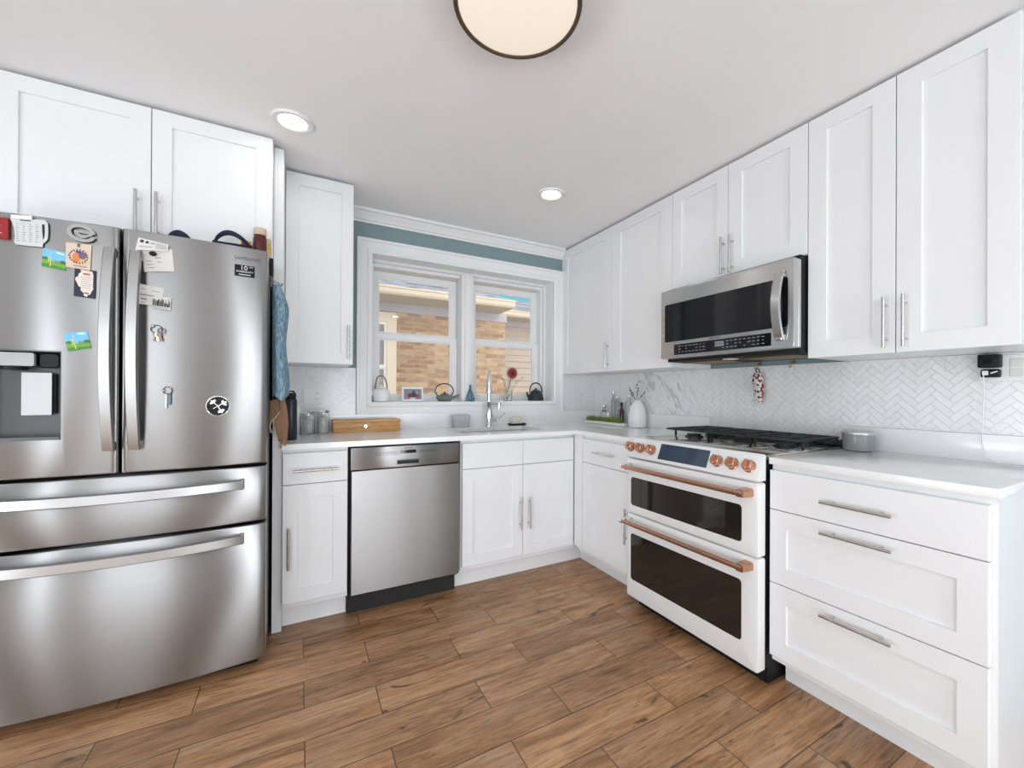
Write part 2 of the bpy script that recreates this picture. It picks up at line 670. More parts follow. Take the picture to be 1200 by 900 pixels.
def bar_handle(fn, u, v, length, horiz, parent, m=None, off=0.032, r=0.006):
    mb = MB(m or NICKEL)
    h = length / 2
    P = (lambda s_, w: fn(u + s_, v, w)) if horiz else (lambda s_, w: fn(u, v + s_, w))
    mb.tube([P(-h, off), P(h, off)], r, seg=10)
    for s_ in (-h * 0.68, h * 0.68):
        mb.tube([P(s_, -0.001), P(s_, off)], r * 0.8, seg=8)
    return mb.build('handle', parent)


def boolean_cut(o, mb):
    c = mb.build('cutter')
    md = o.modifiers.new('b', 'BOOLEAN')
    md.operation = 'DIFFERENCE'
    md.solver = 'EXACT'
    md.object = c
    bpy.context.view_layer.update()
    dg = bpy.context.evaluated_depsgraph_get()
    me = bpy.data.meshes.new_from_object(o.evaluated_get(dg))
    o.modifiers.remove(md)
    old = o.data
    o.data = me
    bpy.data.objects.remove(c)
    bpy.data.meshes.remove(old)
# ================================================================== the setting
CEIL_Z = 2.366
CAB_TOP = 2.353
UP_BOT = 1.3245
CT, CB = 0.9197, 0.893

struct(MB(FLOOR).box(-4.8, 0.0, -6.2, 0.0, -0.05, 0.0).build('floor', smooth=0))
struct(MB(CEIL).box(-4.8, 0.0, -6.2, 0.0, CEIL_Z, CEIL_Z + 0.12).build('ceiling', smooth=0))
WX0, WX1, WZ0, WZ1 = -1.862, -0.438, 1.099, 2.102      # window opening
struct(MB(BLUE).grid([-4.8, WX0, WX1, 0.2], [-0.05, WZ0, WZ1, CEIL_Z + 0.12], lambda i, j: not (i == 1 and j == 1),
                     lambda u, v, w: (u, w, v), 0.0, 0.30).build('wall_back', smooth=0))
struct(MB(BLUE).box(0.0, 0.2, -6.2, 0.0, -0.05, CEIL_Z + 0.12).build('wall_right', smooth=0))
struct(MB(PLAIN).box(-5.0, -4.8, -6.2, 0.0, -0.05, CEIL_Z + 0.12).build('wall_left', smooth=0))
struct(MB(PLAIN).box(-5.0, 0.2, -6.4, -6.2, -0.05, CEIL_Z + 0.12).build('wall_front', smooth=0))

# unseen dark panel, added to put a dark column in the fridge reflection
mb = MB(mat('reflection_panel_dark', srgb(58, 48, 42), 0.5))
for u0, u1 in ((-2.62, -1.74),):
    mb.loft([[(x, -6.199 + w, z) for x, z in rect(u0 + d, u1 - d, 0.0 + d * 0.5, 2.05 - d)] for d, w in ((0, 0), (0, 0.03), (0.09, 0.03), (0.10, 0.02))])
struct(mb.build('added_dark_panel', smooth=0))

# crown moulding over the window
CROWN = [(0.0, 2.289), (0.010, 2.289), (0.012, 2.300), (0.022, 2.306), (0.030, 2.322), (0.046, 2.336), (0.052, 2.346), (0.066, 2.350), (0.068, CEIL_Z), (0.0, CEIL_Z)]
m_ = MB(TRIM)
m_.loft([[(x, -a, b) for a, b in CROWN] for x in (-2.006, -0.356)])
struct(m_.build('trim_1', smooth=25))


# herringbone backsplash: every tile is cut to the panel it lies in
def clip(poly, u0, u1, v0, v1):
    for ax_, lim, sg in ((0, u0, 1), (0, u1, -1), (1, v0, 1), (1, v1, -1)):
        out = []
        for i in range(len(poly)):
            a, b = poly[i], poly[(i + 1) % len(poly)]
            da, db = (a[ax_] - lim) * sg, (b[ax_] - lim) * sg
            if da >= 0:
                out.append(a)
            if (da > 0 > db) or (da < 0 < db):
                t = da / (da - db)
                out.append((a[0] + (b[0] - a[0]) * t, a[1] + (b[1] - a[1]) * t))
        poly = out
        if len(poly) < 3:
            return []
    return poly


def herringbone(mb, fn, rects, W=0.0262, gap=0.0011):
    mb.mi(TILE)
    U0, U1 = min(r[0] for r in rects), max(r[1] for r in rects)
    V0, V1 = min(r[2] for r in rects), max(r[3] for r in rects)
    c = math.sqrt(0.5)
    n = 3
    R = random.Random(11)
    lim = int((U1 - U0 + V1 - V0) / W) + 8
    for a in range(-lim, lim):
        for b in range(-lim // 3, lim // 3):
            for kind in (0, 1):
                x, y = a + n * b, a - n * b
                x0, y0 = (x, y) if kind == 0 else (x, y + 1)
                w, h = (n, 1) if kind == 0 else (1, n)
                g = gap / W / 2
                q = [(x0 + g, y0 + g), (x0 + w - g, y0 + g), (x0 + w - g, y0 + h - g), (x0 + g, y0 + h - g)]
                q = [((p[0] - p[1]) * c * W + U0 + 0.3, (p[0] + p[1]) * c * W + V0) for p in q]
                tone = R.random()
                for r in rects:
                    pc = clip(q, *r)
                    if len(pc) < 3:
                        continue
                    k = len(pc)
                    vs = [fn(*p, 0.004) for p in pc] + [fn(*p, 0.0066) for p in pc]
                    cu = sum(p[0] for p in pc) / k
                    cv = sum(p[1] for p in pc) / k
                    vs2 = []
                    for p in pc:
                        d = math.hypot(p[0] - cu, p[1] - cv) or 1
                        e = min(0.0005, d * 0.3)
                        vs2.append(fn(p[0] - (p[0] - cu) / d * e, p[1] - (p[1] - cv) / d * e, 0.007))
                    vs += vs2
                    fs = [tuple(range(2 * k, 3 * k))]
                    for L in (0, k):
                        fs += [(L + i, L + (i + 1) % k, L + k + (i + 1) % k, L + k + i) for i in range(k)]
                    mb.add(vs, fs, TILE, tone)
    for r in rects:
        mb.prism(rect(*r), fn, 0.0005, 0.0045, GROUT)


ZBK = 1.0226
mb = MB(TILE)
herringbone(mb, rightface(0.0), [(-2.62, -0.0075, ZBK, UP_BOT + 0.0022), (-1.9687, -1.2044, 0.93, ZBK)])
struct(mb.build('trim_2', smooth=0, tone=True))
mb = MB(TILE)
herringbone(mb, backface(0.0), [(-2.343, -1.953, ZBK, UP_BOT + 0.0022), (-0.339, -0.0005, ZBK, UP_BOT + 0.0022)])
struct(mb.build('trim_3', smooth=0, tone=True))

# ------------------------------------------------------------------ window
mb = MB(TRIM)


def frame_sweep(mb, x0, x1, z0, z1, prof, y0):
    """picture-frame moulding: prof of (inset from outer edge, projection)"""
    L = []
    for d, w in prof:
        L.append([(x0 + d, y0 - w, z0 + d), (x1 - d, y0 - w, z0 + d), (x1 - d, y0 - w, z1 - d), (x0 + d, y0 - w, z1 - d)])
    L.append(L[0])
    mb.loft(L, cap0=False, cap1=False)


WIN = thing('window_1', '', '', (-1.146, 0.1, 1.10))
del WIN['label'], WIN['category']
WIN['kind'] = 'structure'
mb = MB(TRIM)
frame_sweep(mb, -1.9507, -0.3412, 1.0062, 2.1889,
            [(0, 0.0005), (0, 0.017), (0.003, 0.020), (0.018, 0.020), (0.022, 0.012), (0.064, 0.009), (0.069, 0.015), (0.080, 0.017), (0.090, 0.012), (0.0955, 0.010), (0.0955, 0.0005)], 0.0)
mb.build('window_casing', WIN, smooth=30)
mb = MB(TRIM)          # jamb, head and sill lining
th = 0.0065
x0, x1, z0, z1 = WX0 + 0.0008, WX1 - 0.0008, WZ0 + 0.0008, WZ1 - 0.0008
mb.box(x0, x0 + th, 0.001, 0.29, z0, z1)
mb.box(x1 - th, x1, 0.001, 0.29, z0, z1)
mb.box(x0 + th, x1 - th, 0.001, 0.29, z1 - th, z1)
mb.build('window_jamb', WIN, smooth=0)
MB(TRIM).box(x0 + th, x1 - th, 0.001, 0.29, z0, z0 + 0.0045).build('window_sill', WIN, smooth=0)
ZS = z0 + 0.0045        # top of the sill
mb = MB(TRIM)           # stepped fixed frame behind the lining
fx0, fx1, fz0, fz1 = -1.8545, -0.4455, ZS, 2.094
for d0, d1, y0, y1 in ((0.0, 0.014, 0.115, 0.27), (0.014, 0.030, 0.150, 0.27)):
    mb.box(fx0 + d0, fx0 + d1, y0, y1, fz0, fz1)
    mb.box(fx1 - d1, fx1 - d0, y0, y1, fz0, fz1)
    mb.box(fx0 + d1, fx1 - d1, y0, y1, fz1 - d1 * 1.4, fz1 - d0 * 1.4)
mb.build('window_frame', WIN, smooth=0)
mb = MB(TRIM)
mb.box(-1.196, -1.098, 0.10, 0.27, ZS, 2.075, bev=0.004)
mb.box(-1.172, -1.122, 0.088, 0.11, ZS, 2.08, bev=0.003)
mb.build('window_mullion', WIN, smooth=30)
for gx0, gx1 in ((-1.774, -1.254), (-1.036, -0.526)):
    for (gz0, gz1, yy, tag_) in ((1.608, 1.99, 0.222, 'upper'), (1.158, 1.545, 0.198, 'lower')):
        ox0, ox1 = gx0 - 0.048, gx1 + 0.054
        oz0, oz1 = (gz0 - 0.046, gz1 + 0.05) if tag_ == 'upper' else (ZS, gz1 + 0.046)
        mb = MB(TRIM)
        prof = [((ox0, ox1, oz0, oz1), yy + 0.022), ((ox0, ox1, oz0, oz1), yy), ((gx0 - 0.012, gx1 + 0.012, gz0 - 0.012, gz1 + 0.012), yy),
                ((gx0 - 0.008, gx1 + 0.008, gz0 - 0.008, gz1 + 0.008), yy + 0.005), ((gx0, gx1, gz0, gz1), yy + 0.006), ((gx0, gx1, gz0, gz1), yy + 0.022)]
        L = [[(a, y, c), (b, y, c), (b, y, d), (a, y, d)] for (a, b, c, d), y in prof]
        L.append(L[0])
        mb.loft(L, cap0=False, cap1=False)
        sash = mb.build('sash_' + tag_, WIN, smooth=20)
        MB(PANE).box(gx0 - 0.002, gx1 + 0.002, yy + 0.010, yy + 0.013, gz0 - 0.002, gz1 + 0.002).build('pane', sash, smooth=0)
        if tag_ == 'lower':
            mb = MB(PLATE)
            mx_ = (gx0 + gx1) / 2
            mb.box(mx_ - 0.03, mx_ + 0.03, yy - 0.012, yy + 0.004, oz1, oz1 + 0.008, bev=0.003)
            mb.tube([(mx_, yy - 0.004, oz1 + 0.008), (mx_, yy - 0.004, oz1 + 0.016), (mx_ + 0.03, yy - 0.012, oz1 + 0.018)], 0.005)
            mb.build('sash_lock', sash)

# ================================================================== countertops
mb = MB(QUARTZ)
SX0, SX1, SY0, SY1 = -1.40, -0.80, -0.51, -0.135           # sink cut-out
xs = [-2.3430, SX0, SX1, -0.6473, -0.001]
ys = [-1.2030, -0.6607, SY0, SY1, -0.001]
mb.grid(xs, ys, lambda i, j: (j >= 1 or i == 3) and not (i == 1 and j == 2), lambda u, v, w: (u, v, w), CB, CT)
# short upstand along both walls
mb.grid([-2.3430, -0.0205, -0.0012], [-1.2030, -0.0205, -0.0012], lambda i, j: j == 1 or i == 1, lambda u, v, w: (u, v, w), CT - 0.001, ZBK - 0.0005)
ct = mb.build('countertop', smooth=0)
tag(ct, 'white quartz corner countertop with the sink cut into it, running under the window', 'countertop')
mb = MB(QUARTZ)
mb.box(-0.6473, -0.001, -2.606, -1.9745, CB, CT, bev=0.0015)
mb.box(-0.0205, -0.001, -2.606, -1.9745, CT - 0.001, ZBK - 0.0005, bev=0.001)
ct2 = mb.build('countertop', smooth=30)
tag(ct2, 'white quartz countertop slab over the wide drawer cabinet right of the range', 'countertop')

# ================================================================== cabinets
FX, FY = -0.6435, -0.6152       # base fronts on the right and back walls
ZT, ZM, ZB = 0.8713, 0.7164, 0.1390
bf, rf = backface(FY), rightface(FX)


def front(kind, name, fn, u0, u1, v0, v1, parent, **kw):
    mb = MB(WHITE)
    g = 0.0016
    (shaker if kind == 'shaker' else slab)(mb, fn, u0 + g, u1 - g, v0 + g, v1 - g, **kw)
    return mb.build(name, parent, smooth=30)


# narrow base cabinet left of the dishwasher
t = thing('base_cabinet', 'narrow white base cabinet between the tall side panel and the dishwasher', 'cabinet', (-2.198, -0.3, 0))
MB(WHITE).box(-2.3430, -2.0525, FY + 0.0205, -0.002, 0.115, CB - 0.0005).build('body', t, smooth=0)
MB(WHITE).box(-2.3430, -2.0525, -0.5275, -0.30, 0.0, 0.1145).build('toe_kick', t, smooth=0)
d = front('slab', 'drawer', bf, -2.3425, -2.0535, ZM, ZT, t)
bar_handle(bf, -2.199, 0.785, 0.20, True, d)
d = front('shaker', 'door', bf, -2.3425, -2.0535, ZB, ZM, t)
bar_handle(bf, -2.3145, 0.415, 0.20, False, d)

# sink base
t = thing('sink_cabinet', 'white two-door base cabinet under the sink, right of the dishwasher', 'cabinet', (-1.035, -0.3, 0))
mb = MB(WHITE)          # open-topped carcass, the bowl hangs inside
bx0, bx1 = -1.4440, -0.6300
mb.box(bx0, bx0 + 0.018, FY + 0.0205, -0.002, 0.115, CB - 0.0005)
mb.box(bx1 - 0.018, bx1, FY + 0.0205, -0.002, 0.115, CB - 0.0005)
mb.box(bx0 + 0.018, bx1 - 0.018, FY + 0.0205, -0.002, 0.115, 0.133)
mb.box(bx0 + 0.018, bx1 - 0.018, FY + 0.0205, FY + 0.0385, 0.133, CB - 0.0005)
mb.build('body', t, smooth=0)
MB(WHITE).box(-1.4600, -0.5300, -0.5275, -0.36, 0.0, 0.1145).build('toe_kick', t, smooth=0)
front('slab', 'false_front', bf, -1.4385, -1.0354, ZM, ZT, t)
front('slab', 'false_front', bf, -1.0354, -0.6470, ZM, ZT, t)
d = front('shaker', 'door', bf, -1.4385, -1.0354, ZB, ZM, t)
bar_handle(bf, -1.0585, 0.4125, 0.20, False, d)
d = front('shaker', 'door', bf, -1.0354, -0.6470, ZB, ZM, t)
bar_handle(bf, -0.9965, 0.4125, 0.20, False, d)

# corner cabinet on the right wall
t = thing('corner_cabinet', 'white corner base cabinet with one drawer and one door, left of the range', 'cabinet', (-0.32, -0.9, 0))
MB(WHITE).box(FX + 0.0205, -0.002, -1.2015, -0.640, 0.115, CB - 0.0005).build('body', t, smooth=0)
MB(WHITE).box(-0.5290, -0.30, -1.2015, -0.5285, 0.0, 0.1145).build('toe_kick', t, smooth=0)
MB(WHITE).box(FX, FX + 0.0195, -0.7080, -0.6165, ZB, CB - 0.001).build('filler', t, smooth=0)
d = front('slab', 'drawer', rf, -1.2005, -0.709, ZM, ZT, t)
bar_handle(rf, -0.955, 0.797, 0.20, True, d)
d = front('shaker', 'door', rf, -1.2005, -0.709, ZB, ZM, t, stile=0.078)
bar_handle(rf, -1.158, 0.418, 0.20, False, d)

# drawer base right of the range
t = thing('drawer_cabinet', 'wide white three-drawer base cabinet right of the range', 'cabinet', (-0.32, -2.28, 0))
MB(WHITE).box(FX + 0.0205, -0.002, -2.5985, -1.9760, 0.115, CB - 0.0005).build('body', t, smooth=0)
MB(WHITE).box(-0.5290, -0.02, -2.5985, -1.9760, 0.0, 0.1145).build('toe_kick', t, smooth=0)
for v0, v1, kind, hz in ((ZM, ZT, 'slab', 0.7905), (0.4284, ZM, 'shaker', 0.6815), (ZB, 0.4284, 'shaker', 0.392)):
    d = front(kind, 'drawer', rf, -2.5866, -1.9751, v0, v1, t, **({'stile': 0.064, 'rail': 0.066} if kind == 'shaker' else {}))
    bar_handle(rf, -2.2775, hz, 0.205, True, d)

# tall panel beside the refrigerator
tag(MB(WHITE).box(-2.3845, -2.3440, -0.5784, -0.002, 0.0, CAB_TOP).build('side_panel', smooth=0),
    'tall white panel standing floor to ceiling on the right of the refrigerator', 'panel')

# over-fridge cabinet
FC = -0.6581
ff = backface(FC)
t = thing('fridge_cabinet', 'deep white two-door wall cabinet above the refrigerator', 'cabinet', (-2.83, -0.33, 1.78))
MB(WHITE).box(-3.262, -2.3860, FC + 0.0205, -0.002, 1.785, CAB_TOP).build('body', t, smooth=0)
d = front('shaker', 'door', ff, -3.262, -2.8158, 1.768, CAB_TOP, t, stile=0.068, rail=0.062)
bar_handle(ff, -2.8570, 1.895, 0.19, False, d)
d = front('shaker', 'door', ff, -2.8158, -2.3860, 1.768, CAB_TOP, t, stile=0.064, rail=0.062)
bar_handle(ff, -2.7925, 1.898, 0.19, False, d)

# upper cabinet left of the window
UY = -0.3702
uf = backface(UY)
t = thing('wall_cabinet', 'single-door white wall cabinet left of the window', 'cabinet', (-2.175, -0.18, UP_BOT))
MB(WHITE).box(-2.3430, -2.0075, UY + 0.0205, -0.008, UP_BOT + 0.003, CAB_TOP).build('body', t, smooth=0)
d = front('shaker', 'door', uf, -2.3425, -2.0070, UP_BOT, CAB_TOP, t, stile=0.062, rail=0.064)
bar_handle(uf, -2.0350, 1.450, 0.19, False, d)

# uppers on the right wall
UX = -0.3540
ur = rightface(UX)
S0, S1, S2, S3, S4, S5, S6 = -0.0015, -0.6481, -1.2029, -1.5722, -1.9643, -2.2731, -2.5843


def upper(label, y0, y1, z0, doors):
    t = thing('wall_cabinet', label, 'cabinet', (-0.17, (y0 + y1) / 2, z0))
    MB(WHITE).box(UX + 0.0205, -0.008, y1 + 0.001, y0 - 0.001, z0 + 0.003, CAB_TOP).build('body', t, smooth=0)
    for a, b, hy, hz, st in doors:
        d = front('shaker', 'door', ur, b, a, z0, CAB_TOP, t, stile=st, rail=0.066)
        if hy is not None:
            bar_handle(ur, hy, hz, 0.19, False, d)


upper('white wall cabinet in the corner right of the window, nearest the window', S0, S1, UP_BOT, [(S0, S1, -0.617, 1.441, 0.085)])
upper('white wall cabinet with a single plain door just left of the microwave', S1, S2, UP_BOT, [(S1, S2, None, 0, 0.090)])
upper('short white two-door wall cabinet directly above the microwave', S2, S4, 1.7761, [(S2, S3, -1.5535, 1.883, 0.066), (S3, S4, -1.6035, 1.881, 0.076)])
upper('tall white two-door wall cabinet right of the microwave', S4, S6, UP_BOT, [(S4, S5, -2.2475, 1.439, 0.072), (S5, S6, -2.3055, 1.439, 0.072)])
# ================================================================== refrigerator
FXC, FHW = -2.846, 0.452


def bow(x):
    return -0.858 - 0.034 * max(0.0, 1 - ((x - FXC) / FHW) ** 2)


def bowed_slab(mb, x0, x1, z0, z1, m, yb=-0.775, n=20, r=0.010, proud=0.0):
    def outline(e):
        P = []
        for i in range(n + 1):
            x = x0 + (x1 - x0) * i / n
            ed = min(x - x0, x1 - x)
            rd = 0.0 if ed >= r else r - math.sqrt(max(0, r * r - (r - ed) ** 2))
            P.append((x, bow(x) - proud + rd + e))
        # extra samples near the edges for the rounding
        ex = []
        for t_ in (0.15, 0.4, 0.7):
            ex.append((x0 + r * t_, bow(x0) - proud + r - math.sqrt(r * r - (r - r * t_) ** 2) + e))
            ex.append((x1 - r * t_, bow(x1) - proud + r - math.sqrt(r * r - (r - r * t_) ** 2) + e))
        P = sorted(P + ex)
        return P + [(x1, yb), (x0, yb)]
    L = []
    for z, e in ((z0, 0.006), (z0 + 0.002, 0.002), (z0 + 0.006, 0), (z1 - 0.006, 0), (z1 - 0.002, 0.002), (z1, 0.006)):
        L.append([(x, y, z) for x, y in outline(e)])
    mb.loft(L, m)


FR = thing('refrigerator', 'large stainless steel four-door refrigerator with an ice dispenser in its left door', 'refrigerator', (FXC, -0.42, 0))
mb = MB(mat('fridge_case', srgb(92, 92, 92), 0.4, 0.6))
mb.box(FXC - FHW + 0.004, FXC + FHW - 0.004, -0.765, -0.02, 0.03, 1.745, bev=0.004)
mb.build('body', FR)
mb = MB(BLACK)
mb.box(FXC - FHW + 0.02, FXC + FHW - 0.02, -0.79, -0.764, 0.032, 1.742)
mb.build('gasket', FR, smooth=0)
mb = MB(BLACK)
mb.box(FXC - FHW + 0.03, FXC + FHW - 0.03, -0.80, -0.70, 0.002, 0.040, bev=0.004)
mb.build('base_grille', FR)
for sx_ in (-2.93, -2.43):
    mb = MB(DKGREY)
    mb.box(sx_ - 0.03, sx_ + 0.03, -0.85, -0.70, 1.745, 1.763, bev=0.005)
    mb.build('hinge_cover', FR)
XG = -2.8435
doors = {}
for nm, a, b in (('L', FXC - FHW, XG - 0.003), ('R', XG + 0.003, FXC + FHW)):
    mb = MB(STEEL)
    bowed_slab(mb, a, b, 0.869, 1.767, STEEL)
    doors[nm] = mb.build('door', FR, smooth=30)
    doors[nm]['label'] = 'left french door with the dispenser' if nm == 'L' else 'right french door carrying the notes and keys'
# dispenser recess
boolean_cut(doors['L'], MB(STEEL).box(-3.20, -2.9945, -1.0, -0.812, 0.999, 1.307))
doors['L'].data.set_sharp_from_angle(angle=math.radians(30))
mb = MB(DKGREY)
mb.box(-3.2005, -2.994, -0.8135, -0.8085, 0.998, 1.308)
mb.build('dispenser_back', doors['L'], smooth=0)
mb = MB(DKGREY)          # lining of the recess
for bx in ((-3.2, -3.197, 0.999, 1.307), (-2.9975, -2.9945, 0.999, 1.307)):
    mb.box(bx[0], bx[1], bow(-2.99) + 0.002, -0.813, bx[2], bx[3])
mb.box(-3.197, -2.9975, bow(-2.99) + 0.002, -0.813, 1.303, 1.307)
mb.loft([[(x, bow(x) - 0.003, 0.999), (x, -0.813, 0.999), (x, -0.813, 1.003), (x, bow(x) - 0.003, 1.010)] for x in (-3.197, -3.1, -2.9975)])
mb.build('dispenser_lining', doors['L'], smooth=0)
mb = MB(STEELLT)
mb.prism(rrect(-3.185, -3.062, 1.252, 1.300, 0.006), backface(-0.815), 0, 0.058, mat('housing_steel', (0.26, 0.255, 0.25), 0.35, 1.0), 0.004)
mb.prism(rrect(-3.060, -3.008, 1.248, 1.300, 0.012), backface(-0.815), 0, 0.045, GLASSBLK, 0.004)
mb.lathe([(0.0, 0), (0.03, 0.0), (0.032, 0.012), (0.0, 0.012)], (-3.12, -0.85, 1.240), BLACK, 20)
mb.build('dispenser_housing', doors['L'])
PADDLE = mat('satin_steel', (0.36, 0.355, 0.35), 0.4, 1.0)
mb = MB(PADDLE)
mb.loft([[(x, y, z) for x, y in ((-3.107, -0.842), (-3.034, -0.842), (-3.034, -0.828), (-3.107, -0.828))] for z in (1.084, 1.232)])
mb.box(-3.10, -3.028, -0.8285, -0.814, 1.09, 1.228, BLACK)
mb.build('dispenser_paddle', doors['L'], smooth=0)


def strap_handle(pts_fn, n, parent, wdir, wid, th, m, ends):
    """flat bowed bar: pts_fn(t)->centre point; wdir width direction"""
    mb = MB(m)
    L = []
    W = Vector(wdir) * wid / 2
    for i in range(n + 1):
        p = Vector(pts_fn(i / n))
        o = Vector((0, -th / 2, 0))
        c = W * 0.82
        L.append([p - W + o * 0.3, p - c + o, p + c + o, p + W + o * 0.3, p + W - o, p - W - o])
    mb.loft(L)
    for a, b in ends:
        mb.box(*a, *b[:2], *b[2:], bev=0.003)
    return mb.build('handle', parent, smooth=50)


for nm, hx in (('L', -2.8665), ('R', -2.7970)):
    yb = bow(hx)

    def pf(t_, hx=hx, yb=yb):
        return (hx, yb - 0.020 - 0.046 * math.sin(PI * t_) ** 0.8, 0.955 + 0.728 * t_)
    strap_handle(pf, 28, doors[nm], (1, 0, 0), 0.033, 0.014, HANDLE,
                 [((hx - 0.016, hx + 0.016), (yb - 0.022, yb + 0.002, 0.956, 0.985)), ((hx - 0.016, hx + 0.016), (yb - 0.022, yb + 0.002, 1.653, 1.682))])
# lower drawers
for z0, z1, hz, lab in ((0.6275, 0.857, 0.790, 'shallow middle drawer'), (0.045, 0.6155, 0.567, 'deep freezer drawer')):
    mb = MB(STEEL)
    bowed_slab(mb, FXC - FHW, FXC + FHW, z0, z1, STEEL, n=30)
    d = mb.build('drawer', FR, smooth=30)
    d['label'] = lab
    hx0, hx1 = -3.222, -2.470

    def ph(t_, hz=hz):
        x = hx0 + (hx1 - hx0) * t_
        return (x, bow(x) - 0.020 - 0.040 * math.sin(PI * t_) ** 0.7, hz)
    ends = []
    for hx in (hx0 + 0.006, hx1 - 0.006):
        ends.append(((hx - 0.008, hx + 0.008), (bow(hx) - 0.026, bow(hx) + 0.002, hz - 0.020, hz + 0.020)))
    strap_handle(ph, 30, d, (0, 0, 1), 0.038, 0.014, HANDLE, ends)
# maker's lettering and warranty sticker on the right door
mb = MB(DKGREY)
onb = lambda e: (lambda u, v, w: (u, bow(u) - e - w, v))
mb.text('SAMSUNG', 0.0185, (-2.463, 1.7185), 'back', DKGREY, sx=1.05, fn=onb(0.0007))
mb.build('lettering', doors['R'], smooth=0, recalc=False)
mb = MB(BLACK)
sx0, sx1 = -2.506, -2.438
mb.loft([[(x, bow(x) - 0.0004, z) for x in (sx0, -2.472, sx1)] + [(x, bow(x) - 0.0012, z) for x in (sx1, -2.472, sx0)] for z in (1.644, 1.691)])
mb.text('10', 0.026, (-2.475, 1.6785), 'back', PLATE, fn=onb(0.0017))
mb.text('YEAR', 0.0065, (-2.451, 1.685), 'back', PLATE, fn=onb(0.0017))
mb.text('WARRANTY', 0.0105, (-2.472, 1.6635), 'back', PLATE, fn=onb(0.0017))
mb.prism(rect(-2.492, -2.452, 1.6505, 1.6535), onb(0.0014), 0, 0.0008, PLATE)
st = mb.build('warranty_sticker', doors['R'], smooth=0, recalc=False)
st['label'] = 'black warranty sticker with white lettering'

# ================================================================== dishwasher
DW = thing('dishwasher', 'stainless steel dishwasher under the counter between two white cabinets', 'dishwasher', (-1.748, -0.32, 0))
MB(BLACK).box(-2.0500, -1.4625, -0.59, -0.01, 0.10, 0.8915).build('body', DW, smooth=0)
MB(GAP).box(-2.0500, -1.4625, -0.555, -0.50, 0.0, 0.099).build('toe_kick', DW, smooth=0)
dwf = backface(-0.5905)
mb = MB(STEELDK)


def panel(mb, fn, u0, u1, v0, v1, w, m, b=0.004):
    ins = lambda d: rect(u0 + d, u1 - d, v0 + d, v1 - d)
    mb.loft([[fn(*p, 0) for p in ins(0)], [fn(*p, w - b) for p in ins(0)], [fn(*p, w - b * 0.3) for p in ins(b * 0.3)], [fn(*p, w) for p in ins(b)]], m)


DX0, DX1 = -2.0415, -1.4605
panel(mb, dwf, DX0, DX1, 0.766, 0.8805, 0.042, STEELDK)
cp = mb.build('control_panel', DW)
mb = MB(GLASSBLK)
dcf = backface(-0.5905 - 0.0422)
mb.prism(rect(-1.795, -1.711, 0.838, 0.856), dcf, 0, 0.0008, GLASSBLK)
mb.build('display', cp, smooth=0)
mb = MB(BLACK)
mb.prism(rect(-1.812, -1.696, 0.781, 0.805), dcf, 0, 0.0010, GAP)
mb.prism(rect(-1.810, -1.698, 0.800, 0.805), dcf, 0, 0.006, DKGREY)
mb.build('pocket_handle', cp, smooth=0)
mb = MB(GREYINK)
for k in range(6):
    u = -1.922 + k * 0.0205
    mb.grid([u, u + 0.001, u + 0.018, u + 0.019], [0.834, 0.835, 0.850, 0.851], lambda i, j: not (i == 1 and j == 1), dcf, 0, 0.0006, INK)
    mb.prism(rect(u + 0.005, u + 0.014, 0.8415, 0.8435), dcf, 0, 0.0006, INK)
for k in range(5):
    u = -1.700 + k * 0.0225
    mb.grid([u, u + 0.001, u + 0.020, u + 0.021], [0.838, 0.839, 0.851, 0.852], lambda i, j: not (i == 1 and j == 1), dcf, 0, 0.0006, INK)
    mb.prism(rect(u + 0.006, u + 0.015, 0.844, 0.846), dcf, 0, 0.0006, INK)
mb.text('SAMSUNG', 0.010, (-1.752, -0.5905 - 0.0424, 0.866), 'back', INK)
mb.build('touch_panel', cp, smooth=0, recalc=False)
mb = MB(STEELDK)
# door with a slight vertical crown
L = []
for z, w in ((0.119, 0.034), (0.123, 0.040), (0.20, 0.043), (0.40, 0.0445), (0.60, 0.0435), (0.74, 0.041), (0.759, 0.040), (0.763, 0.034)):
    L.append([(DX0, -0.5905, z), (DX0, -0.5905 - w + 0.005, z), (DX0 + 0.005, -0.5905 - w, z), (DX1 - 0.005, -0.5905 - w, z), (DX1, -0.5905 - w + 0.005, z), (DX1, -0.5905, z)])
mb.loft(L)
mb.build('door', DW)

# ================================================================== range
RG = thing('range', 'white slide-in double-oven range with copper knobs and handles', 'range', (-0.36, -1.587, 0))
RY0, RY1 = -1.2050, -1.9680          # left and right sides
MB(BLACK).box(-0.655, -0.012, RY1 + 0.004, RY0 - 0.004, 0.075, 0.905, bev=0.002).build('body', RG, smooth=0)
mb = MB(BLACK)
mb.box(-0.62, -0.05, RY1 + 0.012, RY0 - 0.012, 0.0, 0.074)
mb.build('plinth', RG, smooth=0)
mb = MB(COOKTOP)
mb.box(-0.660, -0.010, RY1 + 0.003, RY0 - 0.003, 0.9055, 0.9265, bev=0.003)
top = mb.build('cooktop', RG)
mb = MB(IRON)
mb.box(-0.052, -0.012, RY1 + 0.01, RY0 - 0.01, 0.927, 0.952, bev=0.005)
for k in range(22):
    y = RY0 - 0.05 - k * 0.0305
    mb.box(-0.044, -0.020, y - 0.010, y + 0.010, 0.9515, 0.9535, BLACK)
mb.build('rear_vent', RG, smooth=30)
